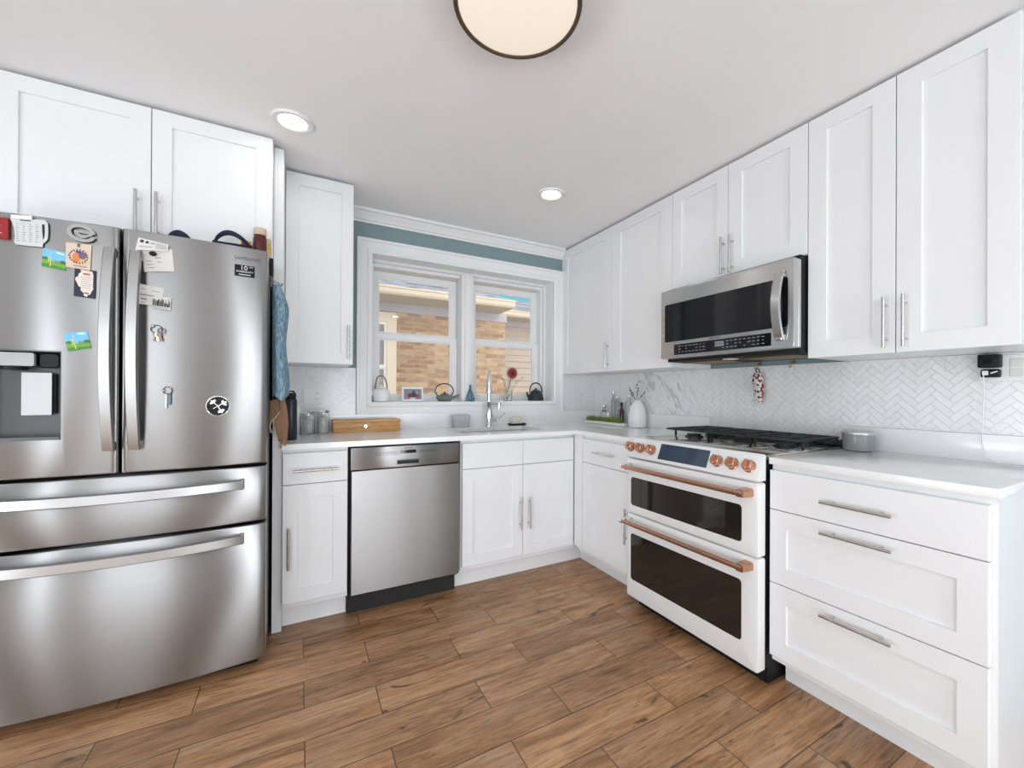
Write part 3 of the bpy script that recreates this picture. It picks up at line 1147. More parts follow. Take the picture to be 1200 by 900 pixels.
# burners and grates
for bx, by, br in ((-0.31, -1.33, 0.040), (-0.15, -1.33, 0.034), (-0.23, -1.587, 0.045), (-0.31, -1.845, 0.042), (-0.15, -1.845, 0.034)):
    mb = MB(IRON)
    mb.lathe([(br * 1.25, 0), (br * 1.25, 0.004), (br * 0.9, 0.005), (br * 0.9, 0.010), (br, 0.011), (br, 0.015), (br * 0.9, 0.016), (0.001, 0.016)], (bx, by, 0.927), seg=20)
    mb.build('burner', RG)
for k in range(3):
    y1_ = RY0 - 0.012 - k * 0.2465
    y0_ = y1_ - 0.2440
    mb = MB(IRON)
    gx0, gx1, gz = -0.405, -0.065, 0.972
    r_ = 0.0055
    for x in (gx0, gx1):
        mb.box(x - r_, x + r_, y0_, y1_, gz - 0.010, gz, bev=0.002)
    for y in (y0_ + r_, y1_ - r_):
        mb.box(gx0, gx1, y - r_, y + r_, gz - 0.010, gz, bev=0.002)
    for y in (y0_ + 0.082, (y0_ + y1_) / 2, y1_ - 0.082):
        mb.box(gx0, gx1, y - r_ * 0.8, y + r_ * 0.8, gz - 0.010, gz + 0.001, bev=0.002)
    for x in (-0.29, -0.18):
        mb.box(x - r_ * 0.8, x + r_ * 0.8, y0_, y1_, gz - 0.010, gz + 0.001, bev=0.002)
    for x in (gx0 + 0.06, gx1):
        for y in (y0_ + 0.01, y1_ - 0.01):
            mb.box(x - 0.005, x + 0.005, y - 0.005, y + 0.005, 0.927, gz - 0.004, bev=0.002)
    mb.build('grate', RG)
# sloping control panel
cpx = [(-0.655, 0.822), (-0.700, 0.822), (-0.7065, 0.828), (-0.7065, 0.840), (-0.672, 0.924), (-0.664, 0.9295), (-0.655, 0.9295)]
mb = MB(ENAMEL)
e_ = 0.006
ccx, ccz = -0.675, 0.875
ring = lambda y, s_: [(ccx + (x - ccx) * s_, y, ccz + (z - ccz) * s_) for x, z in cpx]
mb.loft([ring(RY0, 0.92), ring(RY0 - e_, 1.0), ring(RY1 + e_, 1.0), ring(RY1, 0.92)])
CPN = mb.build('control_panel', RG)
sl = Vector((-0.672 + 0.7065, 0, 0.924 - 0.840)).normalized()      # up the slope
nrm = Vector((-sl.z, 0, sl.x))                                      # out of the panel
pc0 = Vector((-0.7065, 0, 0.840))


def cpf(u, v, w):
    p = pc0 + sl * v + nrm * w
    return (p.x, u, p.z)


mb = MB(mat('display_glass', (0.030, 0.050, 0.085), 0.04, Specular_IOR_Level=0.7))  # blue in the base colour stands in for a reflection
mb.prism(rect(-1.726, -1.436, 0.002, 0.082), cpf, -0.001, 0.0012)
mb.build('display', CPN, smooth=0)
for ky in (-1.236, -1.309, -1.386, -1.776, -1.850, -1.925):
    mb = MB(COPPER)
    rings = []
    for r, w in ((0.024, 0.0), (0.026, 0.003), (0.026, 0.006), (0.021, 0.008), (0.021, 0.012), (0.0225, 0.014), (0.0215, 0.030), (0.019, 0.033)):
        rings.append([cpf(ky + r * math.cos(2 * PI * k / 28), 0.040 + r * math.sin(2 * PI * k / 28), w) for k in range(28)])
    mb.loft(rings)
    mb.prism(rrect(ky - 0.0055, ky + 0.0055, 0.020, 0.060, 0.004, 3), cpf, 0.032, 0.043, COPPER, 0.002)
    mb.build('knob', RG, smooth=35)
# oven doors
rof = rightface(-0.656)


def oven_door(z0, z1, wz0, wz1, hz, lab):
    W_ = 0.045
    oy0, oy1 = RY1 + 0.002, RY0 - 0.002
    mb = MB(ENAMEL)
    out = lambda d: rrect(oy0 + d, oy1 - d, z0 + d, z1 - d, 0.010 - d * 0.5, 5)
    wy0, wy1 = -1.895, -1.2385
    win = lambda d: rrect(wy0 - d, wy1 + d, wz0 - d, wz1 + d, 0.016 + d, 5)
    L = [[rof(*p, 0.0) for p in out(0)], [rof(*p, W_ - 0.006) for p in out(0)], [rof(*p, W_ - 0.002) for p in out(0.002)], [rof(*p, W_) for p in out(0.007)],
         [rof(*p, W_) for p in win(0.0)], [rof(*p, W_ - 0.003) for p in win(-0.001)], [rof(*p, W_ - 0.004) for p in win(-0.001)]]
    mb.loft(L)
    d = mb.build('oven_door', RG, smooth=35)
    d['label'] = lab
    mb = MB(OVENGLASS)
    mb.prism(rrect(wy0 + 0.0005, wy1 - 0.0005, wz0 + 0.0005, wz1 - 0.0005, 0.016, 5), rof, W_ - 0.0035, W_ - 0.0005)
    mb.build('oven_window', d, smooth=0)
    mb = MB(COPPER)
    hx = -0.656 - W_ - 0.052
    mb.tube([(hx, -1.936, hz), (hx, -1.232, hz)], 0.0115, COPPER, 16)
    # blocks that carry the bar: copper at the right, bright at the left
    L = []
    for t_, s_ in ((0.0, 1.0), (0.55, 0.9), (1.0, 0.78)):
        x = -0.7005 + (hx - 0.006 + 0.7005) * t_
        L.append([(x, -1.921 + a * s_, hz + b * s_) for a, b in ((-0.026, -0.012), (-0.018, -0.018), (0.014, -0.018), (0.020, -0.012), (0.020, 0.012), (0.014, 0.018), (-0.018, 0.018), (-0.026, 0.012))])
    mb.loft(L, COPPER)
    L = []
    for t_, s_ in ((0.0, 1.0), (0.55, 0.9), (1.0, 0.78)):
        x = -0.7005 + (hx - 0.006 + 0.7005) * t_
        L.append([(x, -1.240 + a * s_, hz + b * s_) for a, b in ((-0.020, -0.012), (-0.014, -0.018), (0.014, -0.018), (0.020, -0.012), (0.020, 0.012), (0.014, 0.018), (-0.014, 0.018), (-0.020, 0.012))])
    mb.loft(L, CHROME)
    mb.tube([(hx, -1.232, hz), (hx, -1.212, hz)], 0.013, CHROME, 16)
    mb.build('handle', d, smooth=35)


oven_door(0.5225, 0.8165, 0.566, 0.718, 0.776, 'shallow upper oven door with a long window')
oven_door(0.0680, 0.5170, 0.164, 0.4135, 0.483, 'tall lower oven door with a large window')

# ================================================================== microwave
MW = thing('microwave', 'stainless over-the-range microwave hanging under the short wall cabinet', 'microwave', (-0.22, -1.583, 1.35))
MY0, MY1, MZ0, MZ1 = -1.2075, -1.9600, 1.368, 1.7550
MB(BLACK).box(-0.395, -0.010, MY1 + 0.003, MY0 - 0.003, 1.352, 1.7735, bev=0.003).build('body', MW)
mb = MB(STEELLT)          # underside: lamp lens, and grease filters with warm lamplight painted into their brown
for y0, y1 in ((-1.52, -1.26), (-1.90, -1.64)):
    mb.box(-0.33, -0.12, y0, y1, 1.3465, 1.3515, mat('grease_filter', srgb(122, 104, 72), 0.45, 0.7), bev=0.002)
for y0, y1 in ((-1.60, -1.55),):
    mb.box(-0.36, -0.30, y0, y1, 1.3475, 1.3515, PLATE)
mb.build('underside', MW, smooth=0)
mwf = rightface(-0.396)
MWS = STEELLT
mb = MB(MWS)
out = lambda d: rrect(MY1 + d, MY0 - d, MZ0 + d, MZ1 - d, 0.010, 4)
L = [[mwf(*p, 0) for p in out(0)], [mwf(*p, 0.016) for p in out(0)], [mwf(*p, 0.018) for p in out(0.002)], [mwf(*p, 0.020) for p in out(0)],
     [mwf(*p, 0.047) for p in out(0)], [mwf(*p, 0.051) for p in out(0.001)], [mwf(*p, 0.052) for p in out(0.004)]]
mb.loft(L)
MD = mb.build('door', MW, smooth=30)
mf = rightface(-0.448)
mb = MB(GLASSBLK)
mb.prism(rrect(-1.934, -1.238, 1.461, 1.674, 0.010, 4), mf, 0, 0.0012)
mb.build('door_window', MD, smooth=0)
mb = MB(GLASSBLK)
mb.prism(rrect(-1.861, -1.305, 1.385, 1.443, 0.004, 3), mf, 0, 0.0012)
mb.build('control_strip', MD, smooth=0)
mb = MB(PLATE)
R = random.Random(3)
mi2 = rightface(-0.4492)
for r_ in range(3):
    for k in range(22):
        y = -1.345 - k * 0.0228
        if 8 <= k <= 11:
            continue
        z = 1.398 + r_ * 0.0155
        if R.random() < 0.85:
            w_ = 0.0035 + R.random() * 0.005
            mb.prism(rect(y - w_, y + w_, z, z + 0.0022 + R.random() * 0.0012), mi2, 0.0002, 0.0006, mat('key_print', (0.35, 0.36, 0.38), 0.6))
mb.prism(rect(-1.622, -1.572, 1.408, 1.432), mi2, 0.0002, 0.0006, mat('clock_display', (0.30, 0.32, 0.35), 0.3))
for q in range(4):
    mb.prism(rect(-1.614 + q * 0.0105, -1.608 + q * 0.0105, 1.413, 1.427), mi2, 0.0006, 0.0009, DKGREY)
mb.build('keypad', MD, smooth=0, recalc=False)
mb = MB(PLATE)
mb.text('SAMSUNG', 0.0135, (-0.4486, -1.566, 1.4525), 'right', DKGREY)
mb.build('lettering', MD, smooth=0, recalc=False)
mb = MB(STEELLT)
L = []
for i in range(21):
    t_ = i / 20
    z = 1.402 + 0.303 * t_
    x = -0.449 - 0.014 - 0.038 * math.sin(PI * t_) ** 0.75
    L.append([(x, -1.906 + a, z) for a in (-0.017, 0.017)] + [(x + 0.012, -1.906 + a, z) for a in (0.019, -0.019)])
mb.loft(L)
for z in (1.402, 1.680):
    mb.box(-0.472, -0.4495, -1.921, -1.891, z, z + 0.025, bev=0.003)
mb.build('handle', MD, smooth=40)
# ================================================================== sink and faucet
STEELSINK = mat('sink_steel', (0.55, 0.55, 0.55), 0.3, 1.0)
mb = MB(STEELSINK)
rr_ = lambda d, r: rrect(SX0 - d, SX1 + d, SY0 - d, SY1 + d, r, 5)
mb.loft([[(x, y, z) for x, y in rr_(d, r)] for d, r, z in
         ((0.022, 0.03, 0.8905), (0.022, 0.03, 0.8925), (0.003, 0.02, 0.8925), (-0.001, 0.02, 0.886), (-0.006, 0.02, 0.735), (-0.022, 0.03, 0.716))], cap0=False)
mb.lathe([(0.045, 0.7165), (0.045, 0.719), (0.03, 0.7185), (0.028, 0.7175), (0.001, 0.7175)], (-1.10, -0.32, 0), CHROME, 20, cap=False)
tag(mb.build('sink', smooth=35), 'stainless undermount sink bowl below the countertop in front of the window', 'sink')

t = thing('faucet', 'tall chrome kitchen faucet standing behind the sink', 'faucet', (-1.046, -0.085, CT))
bx_, by_ = -1.046, -0.085
mb = MB(CHROME)
mb.lathe([(0.027, 0), (0.027, 0.006), (0.024, 0.010), (0.022, 0.062), (0.0285, 0.066), (0.0285, 0.088), (0.024, 0.092), (0.0225, 0.175), (0.0245, 0.178), (0.0245, 0.186), (0.0165, 0.190)], (bx_, by_, CT + 0.0003), seg=20)
mb.build('base', t)
mb = MB(CHROME)
dx, dy = -0.39, -0.92
top_z = CT + 0.375
pts = [(bx_, by_, CT + 0.180 + 0.02 * k) for k in range(9)]
for k in range(11):
    a = PI * k / 10
    pts.append((bx_ + dx * 0.055 * (1 - math.cos(a)), by_ + dy * 0.055 * (1 - math.cos(a)), CT + 0.345 + 0.058 * math.sin(a)))
mb.tube(pts, 0.0135, seg=14)
mb.build('spout', t)
mb = MB(CHROME)
hx_, hy_ = bx_ + dx * 0.11, by_ + dy * 0.11
mb.lathe([(0.0145, 0.0), (0.019, -0.010), (0.019, -0.055), (0.0225, -0.070), (0.0225, -0.098), (0.018, -0.102), (0.001, -0.102)], (hx_, hy_, CT + 0.347), seg=18)
mb.lathe([(0.016, -0.1025), (0.016, -0.105), (0.001, -0.105)], (hx_, hy_, CT + 0.347), BLACK, 16)
mb.build('spray_head', t)
mb = MB(CHROME)
mb.tube([(bx_ + 0.015, by_ - 0.002, CT + 0.168), (bx_ + 0.095, by_ - 0.004, CT + 0.170)], 0.0095, seg=12)
mb.tube([(bx_ + 0.078, by_ - 0.004, CT + 0.175), (bx_ + 0.078, by_ - 0.004, CT + 0.130)], [0.011, 0.0105], seg=12)
mb.tube([(bx_ + 0.092, by_ - 0.004, CT + 0.170), (bx_ + 0.094, by_ - 0.004, CT + 0.197)], 0.004, seg=8)
mb.build('filter_spout', t)
mb = MB(CHROME)
mb.tube([(bx_ + 0.020, by_, CT + 0.050), (bx_ + 0.062, by_ - 0.002, CT + 0.050)], 0.0105, seg=12)
mb.ball((bx_ + 0.068, by_ - 0.002, CT + 0.050), 0.0155)
mb.tube([(bx_ + 0.070, by_ - 0.004, CT + 0.055), (bx_ + 0.128, by_ - 0.006, CT + 0.098)], [0.006, 0.0045], seg=10)
mb.build('lever', t)

# ================================================================== things on the left counter
Z0 = CT + 0.0003
NAVY = mat('navy_enamel', srgb(26, 30, 46), 0.35)
t = thing('water_bottle', 'tall navy water bottle with a black lid at the left end of the counter', 'bottle', (-2.311, -0.45, Z0))
mb = MB(NAVY)
mb.lathe([(0.026, 0), (0.029, 0.004), (0.029, 0.195), (0.026, 0.212), (0.021, 0.216)], (-2.311, -0.45, Z0))
mb.build('body', t)
mb = MB(BLACK)
mb.lathe([(0.0235, 0.2165), (0.0245, 0.220), (0.0245, 0.238), (0.021, 0.244)], (-2.311, -0.45, Z0))
mb.tube([(-2.328, -0.45, Z0 + 0.240), (-2.322, -0.45, Z0 + 0.252), (-2.300, -0.45, Z0 + 0.252), (-2.290, -0.45, Z0 + 0.236)], 0.004)
mb.build('lid', t)
t = thing('canister', 'white ceramic canister in the counter corner behind the navy bottle', 'canister', (-2.297, -0.12, Z0))
mb = MB(CERAMIC)
mb.lathe([(0.030, 0), (0.033, 0.004), (0.033, 0.150), (0.031, 0.154)], (-2.297, -0.12, Z0))
mb.build('body', t)
mb = MB(CERAMIC)
mb.lathe([(0.032, 0.1545), (0.034, 0.157), (0.034, 0.166), (0.014, 0.170), (0.009, 0.172), (0.011, 0.182), (0.004, 0.186)], (-2.297, -0.12, Z0))
mb.build('lid', t)


def jar(x, y, r, h, fill, label, name='storage_jar'):
    t = thing(name, label, 'jar', (x, y, Z0), 'glass jars on the left counter')
    mb = MB(GLASS)
    mb.lathe([(r * 0.94, 0), (r, 0.004), (r, h * 0.80), (r * 0.88, h * 0.86), (r * 0.88, h * 0.90),
              (r * 0.80, h * 0.90), (r * 0.80, h * 0.85), (r * 0.93, h * 0.79), (r * 0.93, 0.007), (0.001, 0.006)], (x, y, Z0), seg=24)
    mb.build('body', t)
    mb = MB(mat('pale_sugar', (0.78, 0.77, 0.74), 0.9))
    mb.lathe([(r * 0.90, 0.008), (r * 0.915, 0.010), (r * 0.915, h * fill), (0.001, h * fill + 0.004)], (x, y, Z0))
    mb.build('contents', t)
    mb = MB(GLASS)
    mb.lathe([(r * 0.90, h * 0.905), (r * 0.99, h * 0.915), (r * 0.99, h * 0.985), (r * 0.8, h), (0.001, h)], (x, y, Z0))
    mb.build('lid', t)
    mb = MB(CHROME)
    ring = [(x + (r * 0.91) * math.cos(2 * PI * k / 24), y + (r * 0.91) * math.sin(2 * PI * k / 24), Z0 + h * 0.88) for k in range(25)]
    mb.tube(ring, 0.0016, seg=6)
    mb.tube([(x - 0.008, y - r * 0.95, Z0 + h * 0.88), (x - 0.008, y - r * 1.06, Z0 + h * 0.80), (x + 0.008, y - r * 1.06, Z0 + h * 0.80), (x + 0.008, y - r * 0.95, Z0 + h * 0.92)], 0.0014, seg=6)
    mb.build('clip', t)


jar(-2.228, -0.15, 0.036, 0.132, 0.62, 'squat glass jar with clip lid, the left of the two beside the wooden box')
jar(-2.147, -0.145, 0.032, 0.140, 0.70, 'taller glass jar with clip lid, touching the left end of the wooden box')

WOOD = mat('bamboo', srgb(200, 150, 92), 0.45)
k_ = N(WOOD)
f_ = k_.noise(k_.mapping(k_.geo(), (5, 40, 60)), 1.0, 4, 0.6, 0.6)
k_.l(k_.ramp(f_, [(0.3, srgb(168, 116, 66)), (0.5, srgb(204, 152, 94)), (0.7, srgb(222, 176, 120))]), k_.b.inputs['Base Color'])
t = thing('bamboo_box', 'long low bamboo box with a round metal badge on the counter under the window', 'box', (-1.897, -0.112, Z0))
mb = MB(WOOD)
mb.box(-2.094, -1.700, -0.164, -0.060, Z0, Z0 + 0.060, bev=0.002)
mb.build('body', t)
mb = MB(WOOD)
mb.box(-2.097, -1.697, -0.167, -0.057, Z0 + 0.0605, Z0 + 0.0765, bev=0.004)
mb.build('lid', t)
mb = MB(INK)
mb.lathe([(0.0145, 0.0), (0.0145, -0.003), (0.0135, -0.004), (0.0005, -0.004)], (-1.912, -0.1642, Z0 + 0.036), INK, 24, ax='y')
mb.lathe([(0.0115, -0.0041), (0.0115, -0.0048), (0.0005, -0.0048)], (-1.912, -0.1642, Z0 + 0.036), NICKEL, 24, ax='y')
for q in (-0.004, 0.0, 0.004):
    mb.prism(rect(-1.912 + q - 0.0011, -1.912 + q + 0.0011, Z0 + 0.031, Z0 + 0.041), backface(-0.1689), 0, 0.0004, INK)
mb.build('badge', t, recalc=False)

TUB = mat('milky_plastic', (0.86, 0.88, 0.90), 0.25, Transmission_Weight=0.55, IOR=1.3)
mb = MB(TUB)
tx, ty = -1.262, -0.078
rings = []
for s_, z in ((0.86, 0), (0.90, 0.004), (1.0, 0.084), (1.05, 0.085), (1.05, 0.089), (0.96, 0.089), (0.86, 0.006)):
    rings.append([(tx + (x - tx) * s_, ty + (y - ty) * s_, Z0 + z) for x, y in rrect(tx - 0.062, tx + 0.062, ty - 0.042, ty + 0.042, 0.014, 4)])
mb.loft(rings)
tag(mb.build('plastic_tub', smooth=35), 'small milky plastic tub behind the sink, left of the faucet', 'tub')

t = thing('soap_dish', 'black soap dish behind the sink, right of the faucet', 'dish', (-0.812, -0.085, Z0))
mb = MB(BLACK)
mb.loft([[(x, y, Z0 + z) for x, y in rrect(-0.876 - d, -0.748 + d, -0.120 - d, -0.052 + d, 0.010, 4)] for d, z in ((-0.006, 0), (0, 0.004), (0.002, 0.016), (-0.002, 0.016), (-0.006, 0.008))])
mb.build('dish', t)
SPONGE = grain(mat('cream_sponge', srgb(226, 222, 205), 0.9), 0.08, 90, 0.4, 200)
mb = MB(SPONGE)
mb.box(-0.862, -0.778, -0.110, -0.062, Z0 + 0.0085, Z0 + 0.062, bev=0.008, seg=3)
tag(mb.build('sponge'), 'cream sponge sitting upright in the black soap dish', 'sponge')

# ================================================================== corner of the counter
GREEN = grain(mat('green_grass', srgb(134, 150, 66), 0.7), 0.25, 60)
t = thing('grass_planter', 'long white planter of short green grass in the counter corner', 'planter', (-0.13, -0.31, Z0))
mb = MB(CERAMIC)
mb.loft([[(x, y, Z0 + z) for x, y in rrect(-0.172 - d, -0.092 + d, -0.562 - d, -0.075 + d, 0.010, 4)] for d, z in ((-0.006, 0), (0, 0.003), (0.002, 0.024), (-0.003, 0.024), (-0.005, 0.016))])
mb.build('tray', t)
mb = MB(GREEN)
R = random.Random(5)
for k in range(620):
    x = -0.166 + R.random() * 0.068
    y = -0.500 + R.random() * 0.415
    h = 0.032 + R.random() * 0.022
    a = R.random() * PI
    lx, ly = (R.random() - 0.5) * 0.012, (R.random() - 0.5) * 0.012
    w = 0.0022
    c_, s_ = math.cos(a) * w, math.sin(a) * w
    zb = Z0 + 0.016
    vs = [(x - c_, y - s_, zb), (x + c_, y + s_, zb), (x + s_ * 0.5, y - c_ * 0.5, zb),
          (x + lx - c_ * 0.6, y + ly - s_ * 0.6, zb + h * 0.7), (x + lx + c_ * 0.6, y + ly + s_ * 0.6, zb + h * 0.7), (x + lx * 1.5, y + ly * 1.5, zb + h)]
    mb.add(vs, [(0, 1, 4, 3), (1, 2, 4), (2, 0, 3), (3, 4, 5), (2, 3, 5), (2, 5, 4)])
g_ = mb.build('grass', t, smooth=0, recalc=False)
g_['kind'] = 'stuff'
SMOKE = mat('smoky_glass', (0.62, 0.64, 0.66), 0.06, Transmission_Weight=0.75, IOR=1.45)


def bottle(x, y, prof, m, label, cap, capm, name='bottle', cat='bottle', seg=20):
    t = thing(name, label, cat, (x, y, Z0), 'bottles behind the grass planter')
    MB(m).lathe(prof, (x, y, Z0), seg=seg).build('body', t)
    MB(capm).lathe(cap, (x, y, Z0), seg=seg).build('stopper', t)
    return t


bottle(-0.060, -0.205, [(0.034, 0), (0.036, 0.004), (0.036, 0.085), (0.014, 0.110), (0.012, 0.128)], GLASS,
       'squat clear glass bottle with a grey stopper in the counter corner', [(0.015, 0.1285), (0.016, 0.131), (0.016, 0.148), (0.010, 0.154)], NICKEL)
bottle(-0.055, -0.315, [(0.017, 0), (0.019, 0.004), (0.019, 0.190), (0.009, 0.215), (0.009, 0.238)], SMOKE,
       'tallest smoky glass bottle behind the grass planter', [(0.010, 0.2385), (0.011, 0.241), (0.011, 0.262), (0.006, 0.266)], NICKEL)
bottle(-0.055, -0.362, [(0.016, 0), (0.018, 0.004), (0.018, 0.165), (0.009, 0.190), (0.009, 0.208)], SMOKE,
       'second tallest smoky glass bottle, right beside the tallest one behind the planter', [(0.010, 0.2085), (0.011, 0.211), (0.011, 0.226), (0.006, 0.230)], NICKEL)
AMBER = mat('dark_vinegar_glass', srgb(70, 40, 46), 0.08)
bottle(-0.062, -0.425, [(0.017, 0), (0.018, 0.004), (0.018, 0.115), (0.008, 0.140), (0.008, 0.150)], AMBER,
       'small dark red bottle with a black cap behind the planter', [(0.0095, 0.1505), (0.010, 0.152), (0.010, 0.176), (0.006, 0.178)], BLACK)
bottle(-0.058, -0.498, [(0.020, 0), (0.022, 0.004), (0.022, 0.170), (0.010, 0.200), (0.009, 0.220)], GLASS,
       'slim clear glass bottle between the dark red bottle and the white vase', [(0.010, 0.2205), (0.011, 0.223), (0.011, 0.236), (0.006, 0.240)], CERAMIC)
t = thing('vase', 'white ceramic vase holding dark dried twigs, left of the range', 'vase', (-0.105, -0.645, Z0))
vx, vy = -0.105, -0.645
mb = MB(CERAMIC)
mb.lathe([(0.058, 0), (0.064, 0.004), (0.068, 0.05), (0.066, 0.10), (0.054, 0.150), (0.034, 0.180), (0.026, 0.192), (0.027, 0.200), (0.022, 0.200), (0.020, 0.185), (0.001, 0.184)], (vx, vy, Z0), seg=28)
mb.build('body', t)
TWIG = mat('dried_twig', srgb(66, 62, 60), 0.8)
mb = MB(TWIG)
R = random.Random(9)
for k, (ax_, ay_, h_) in enumerate(((0.02, 0.020, 0.150), (-0.01, -0.012, 0.100), (0.015, 0.095, 0.105), (0.0, -0.075, 0.075), (-0.02, 0.055, 0.085))):
    base = Vector((vx, vy, Z0 + 0.186))
    tip = base + Vector((ax_, ay_, h_))
    mid = (base + tip) / 2 + Vector((ax_ * 0.2, ay_ * 0.2, 0.01))
    mb.tube([base, mid, tip], [0.0016, 0.0014, 0.0008], seg=5)
    for q in range(4):
        f = 0.55 + 0.15 * q
        c_ = base.lerp(tip, f)
        mb.ball((c_.x + R.uniform(-0.008, 0.008), c_.y + R.uniform(-0.012, 0.012), c_.z), 0.008, sc=(0.35, 1.0, 0.55), seg=8, rings=5)
mb.build('twigs', t)

# candle tumbler on the right counter
t = thing('candle_jar', 'grey glass candle tumbler with a pale lid on the counter right of the range', 'candle', (-0.105, -2.010, Z0))
cx_, cy_ = -0.095, -2.045
mb = MB(mat('grey_green_glass', srgb(138, 145, 144), 0.08, Specular_IOR_Level=0.6))
mb.lathe([(0.052, 0), (0.057, 0.004), (0.0595, 0.070), (0.057, 0.070), (0.001, 0.066)], (cx_, cy_, Z0), seg=32)
mb.build('tumbler', t)
mb = MB(mat('pale_metal_lid', srgb(190, 194, 192), 0.3, 0.6))
mb.lathe([(0.0605, 0.0705), (0.0615, 0.072), (0.0615, 0.083), (0.059, 0.086), (0.001, 0.086)], (cx_, cy_, Z0), seg=32)
mb.build('lid', t)

# ================================================================== wall fittings
t = thing('outlet_plate', 'white double outlet plate on the tiles above the glass jars', 'outlet', (-2.20, -0.0075, 1.09))
wf = backface(-0.0075)
mb = MB(PLATE)
mb.prism(rrect(-2.252, -2.148, 1.092, 1.194, 0.006, 3), wf, 0, 0.006, PLATE, 0.002)
mb.build('plate', t)
for x in (-2.226, -2.174):
    mb = MB(PLATE)
    mb.prism(rrect(x - 0.017, x + 0.017, 1.110, 1.176, 0.004, 3), wf, 0.0055, 0.008, PLATE, 0.001)
    if x > -2.2:
        for z in (1.125, 1.160):
            for q in (-0.006, 0.006):
                mb.prism(rect(x + q - 0.0012, x + q + 0.0012, z - 0.004, z + 0.004), wf, 0.0078, 0.0083, INK)
    mb.build('switch' if x < -2.2 else 'socket', t)
rw = rightface(-0.0075)
t = thing('outlet_plate', 'white plate with grey rocker switches under the right-hand wall cabinet', 'outlet', (-0.0075, -2.51, 1.225))
mb = MB(PLATE)
mb.prism(rrect(-2.600, -2.405, 1.222, 1.318, 0.006, 3), rw, 0, 0.006, PLATE, 0.002)
mb.build('plate', t)
for y in (-2.505, -2.555):
    for z in (1.253, 1.288):
        mb = MB(mat('rocker_grey', srgb(214, 214, 208), 0.4))
        mb.prism(rrect(y - 0.017, y + 0.017, z - 0.0155, z + 0.0155, 0.003, 3), rw, 0.0055, 0.009, None, 0.001)
        mb.build('rocker_switch', t)
mb = MB(BLACK)
mb.box(-0.058, -0.0142, -2.470, -2.413, 1.272, 1.321, bev=0.004)
for z in (1.304,):
    mb.prism(rrect(-2.452, -2.430, 1.286, 1.308, 0.006, 3), rightface(-0.058), 0, 0.0012, GLASSBLK)
tag(mb.build('power_adapter'), 'black square power adapter plugged in under the right-hand wall cabinet', 'adapter')
t = thing('charger_plug', 'small black charger plug below the square adapter, feeding the white cable', 'charger', (-0.03, -2.44, 1.236))
mb = MB(BLACK)
mb.box(-0.046, -0.0142, -2.468, -2.418, 1.236, 1.266, bev=0.006, seg=3)
mb.build('body', t)
mb = MB(PLATE)
mb.box(-0.0475, -0.0465, -2.440, -2.424, 1.244, 1.260)
mb.tube([(-0.0475, -2.446, 1.251), (-0.0475, -2.464, 1.258)], 0.0025, seg=6)
mb.build('plug_end', t)
mb = MB(PLATE)
cpts = [(-0.050, -2.428, 1.243), (-0.040, -2.426, 1.228), (-0.026, -2.424, 1.19), (-0.0235, -2.422, 1.12), (-0.0235, -2.420, 1.03), (-0.026, -2.420, 0.985), (-0.030, -2.426, 0.955), (-0.040, -2.440, 0.935),
        (-0.055, -2.462, CT + 0.004), (-0.075, -2.49, CT + 0.0032), (-0.10, -2.53, CT + 0.0032), (-0.115, -2.57, CT + 0.0032)]


def smooth_pts(P, n=5):
    out = []
    for i in range(len(P) - 1):
        p0, p1, p2, p3 = (Vector(P[max(i - 1, 0)]), Vector(P[i]), Vector(P[i + 1]), Vector(P[min(i + 2, len(P) - 1)]))
        for k in range(n):
            t_ = k / n
            out.append(0.5 * ((2 * p1) + (p2 - p0) * t_ + (2 * p0 - 5 * p1 + 4 * p2 - p3) * t_ * t_ + (3 * p1 - p0 - 3 * p2 + p3) * t_ ** 3))
    out.append(Vector(P[-1]))
    return out


mb.tube(smooth_pts(cpts), 0.0017, seg=7)
tag(mb.build('charging_cable'), 'white charging cable hanging down the tiles onto the right counter', 'cable')

# hooks below the microwave and the pot holder on one of them
BRASS = mat('brass', srgb(176, 140, 84), 0.3, 1.0)


def cup_hook(y, label):
    mb = MB(BRASS)
    mb.lathe([(0.009, 0), (0.009, -0.003), (0.003, -0.004), (0.001, -0.004)], (-0.001, y, 1.338), seg=12, ax='x')
    mb.tube(smooth_pts([(-0.004, y, 1.338), (-0.030, y, 1.338), (-0.036, y, 1.330), (-0.034, y, 1.318), (-0.044, y, 1.310), (-0.056, y, 1.318), (-0.058, y, 1.330)], 4), 0.0022, seg=8)
    tag(mb.build('cup_hook'), label, 'hook', 'cup hooks under the microwave')


cup_hook(-1.528, 'brass cup hook under the microwave that carries the oven mitt')
cup_hook(-1.715, 'empty brass cup hook under the right part of the microwave')
MITT = mat('patterned_cotton', (0.6, 0.5, 0.5), 0.9)
k_ = N(MITT)
v_ = k_.n('ShaderNodeTexVoronoi')
v_.inputs['Scale'].default_value = 75
k_.l(k_.geo(), v_.inputs['Vector'])
sp_ = k_.n('ShaderNodeSeparateColor')
k_.l(v_.outputs['Color'], sp_.inputs[0])
c_ = k_.ramp(sp_.outputs[0], [(0.0, srgb(226, 222, 216)), (0.38, srgb(226, 222, 216)), (0.40, srgb(150, 34, 48)), (0.55, srgb(170, 60, 66)), (0.57, srgb(50, 60, 58)), (0.78, srgb(90, 98, 94)), (0.80, srgb(216, 206, 200))])
k_.l(c_, k_.b.inputs['Base Color'])
t = thing('oven_mitt', 'small patterned red and grey oven mitt hanging from a hook under the microwave', 'oven mitt', (-0.045, -1.545, 1.13))
mb = MB(MITT)
L = []
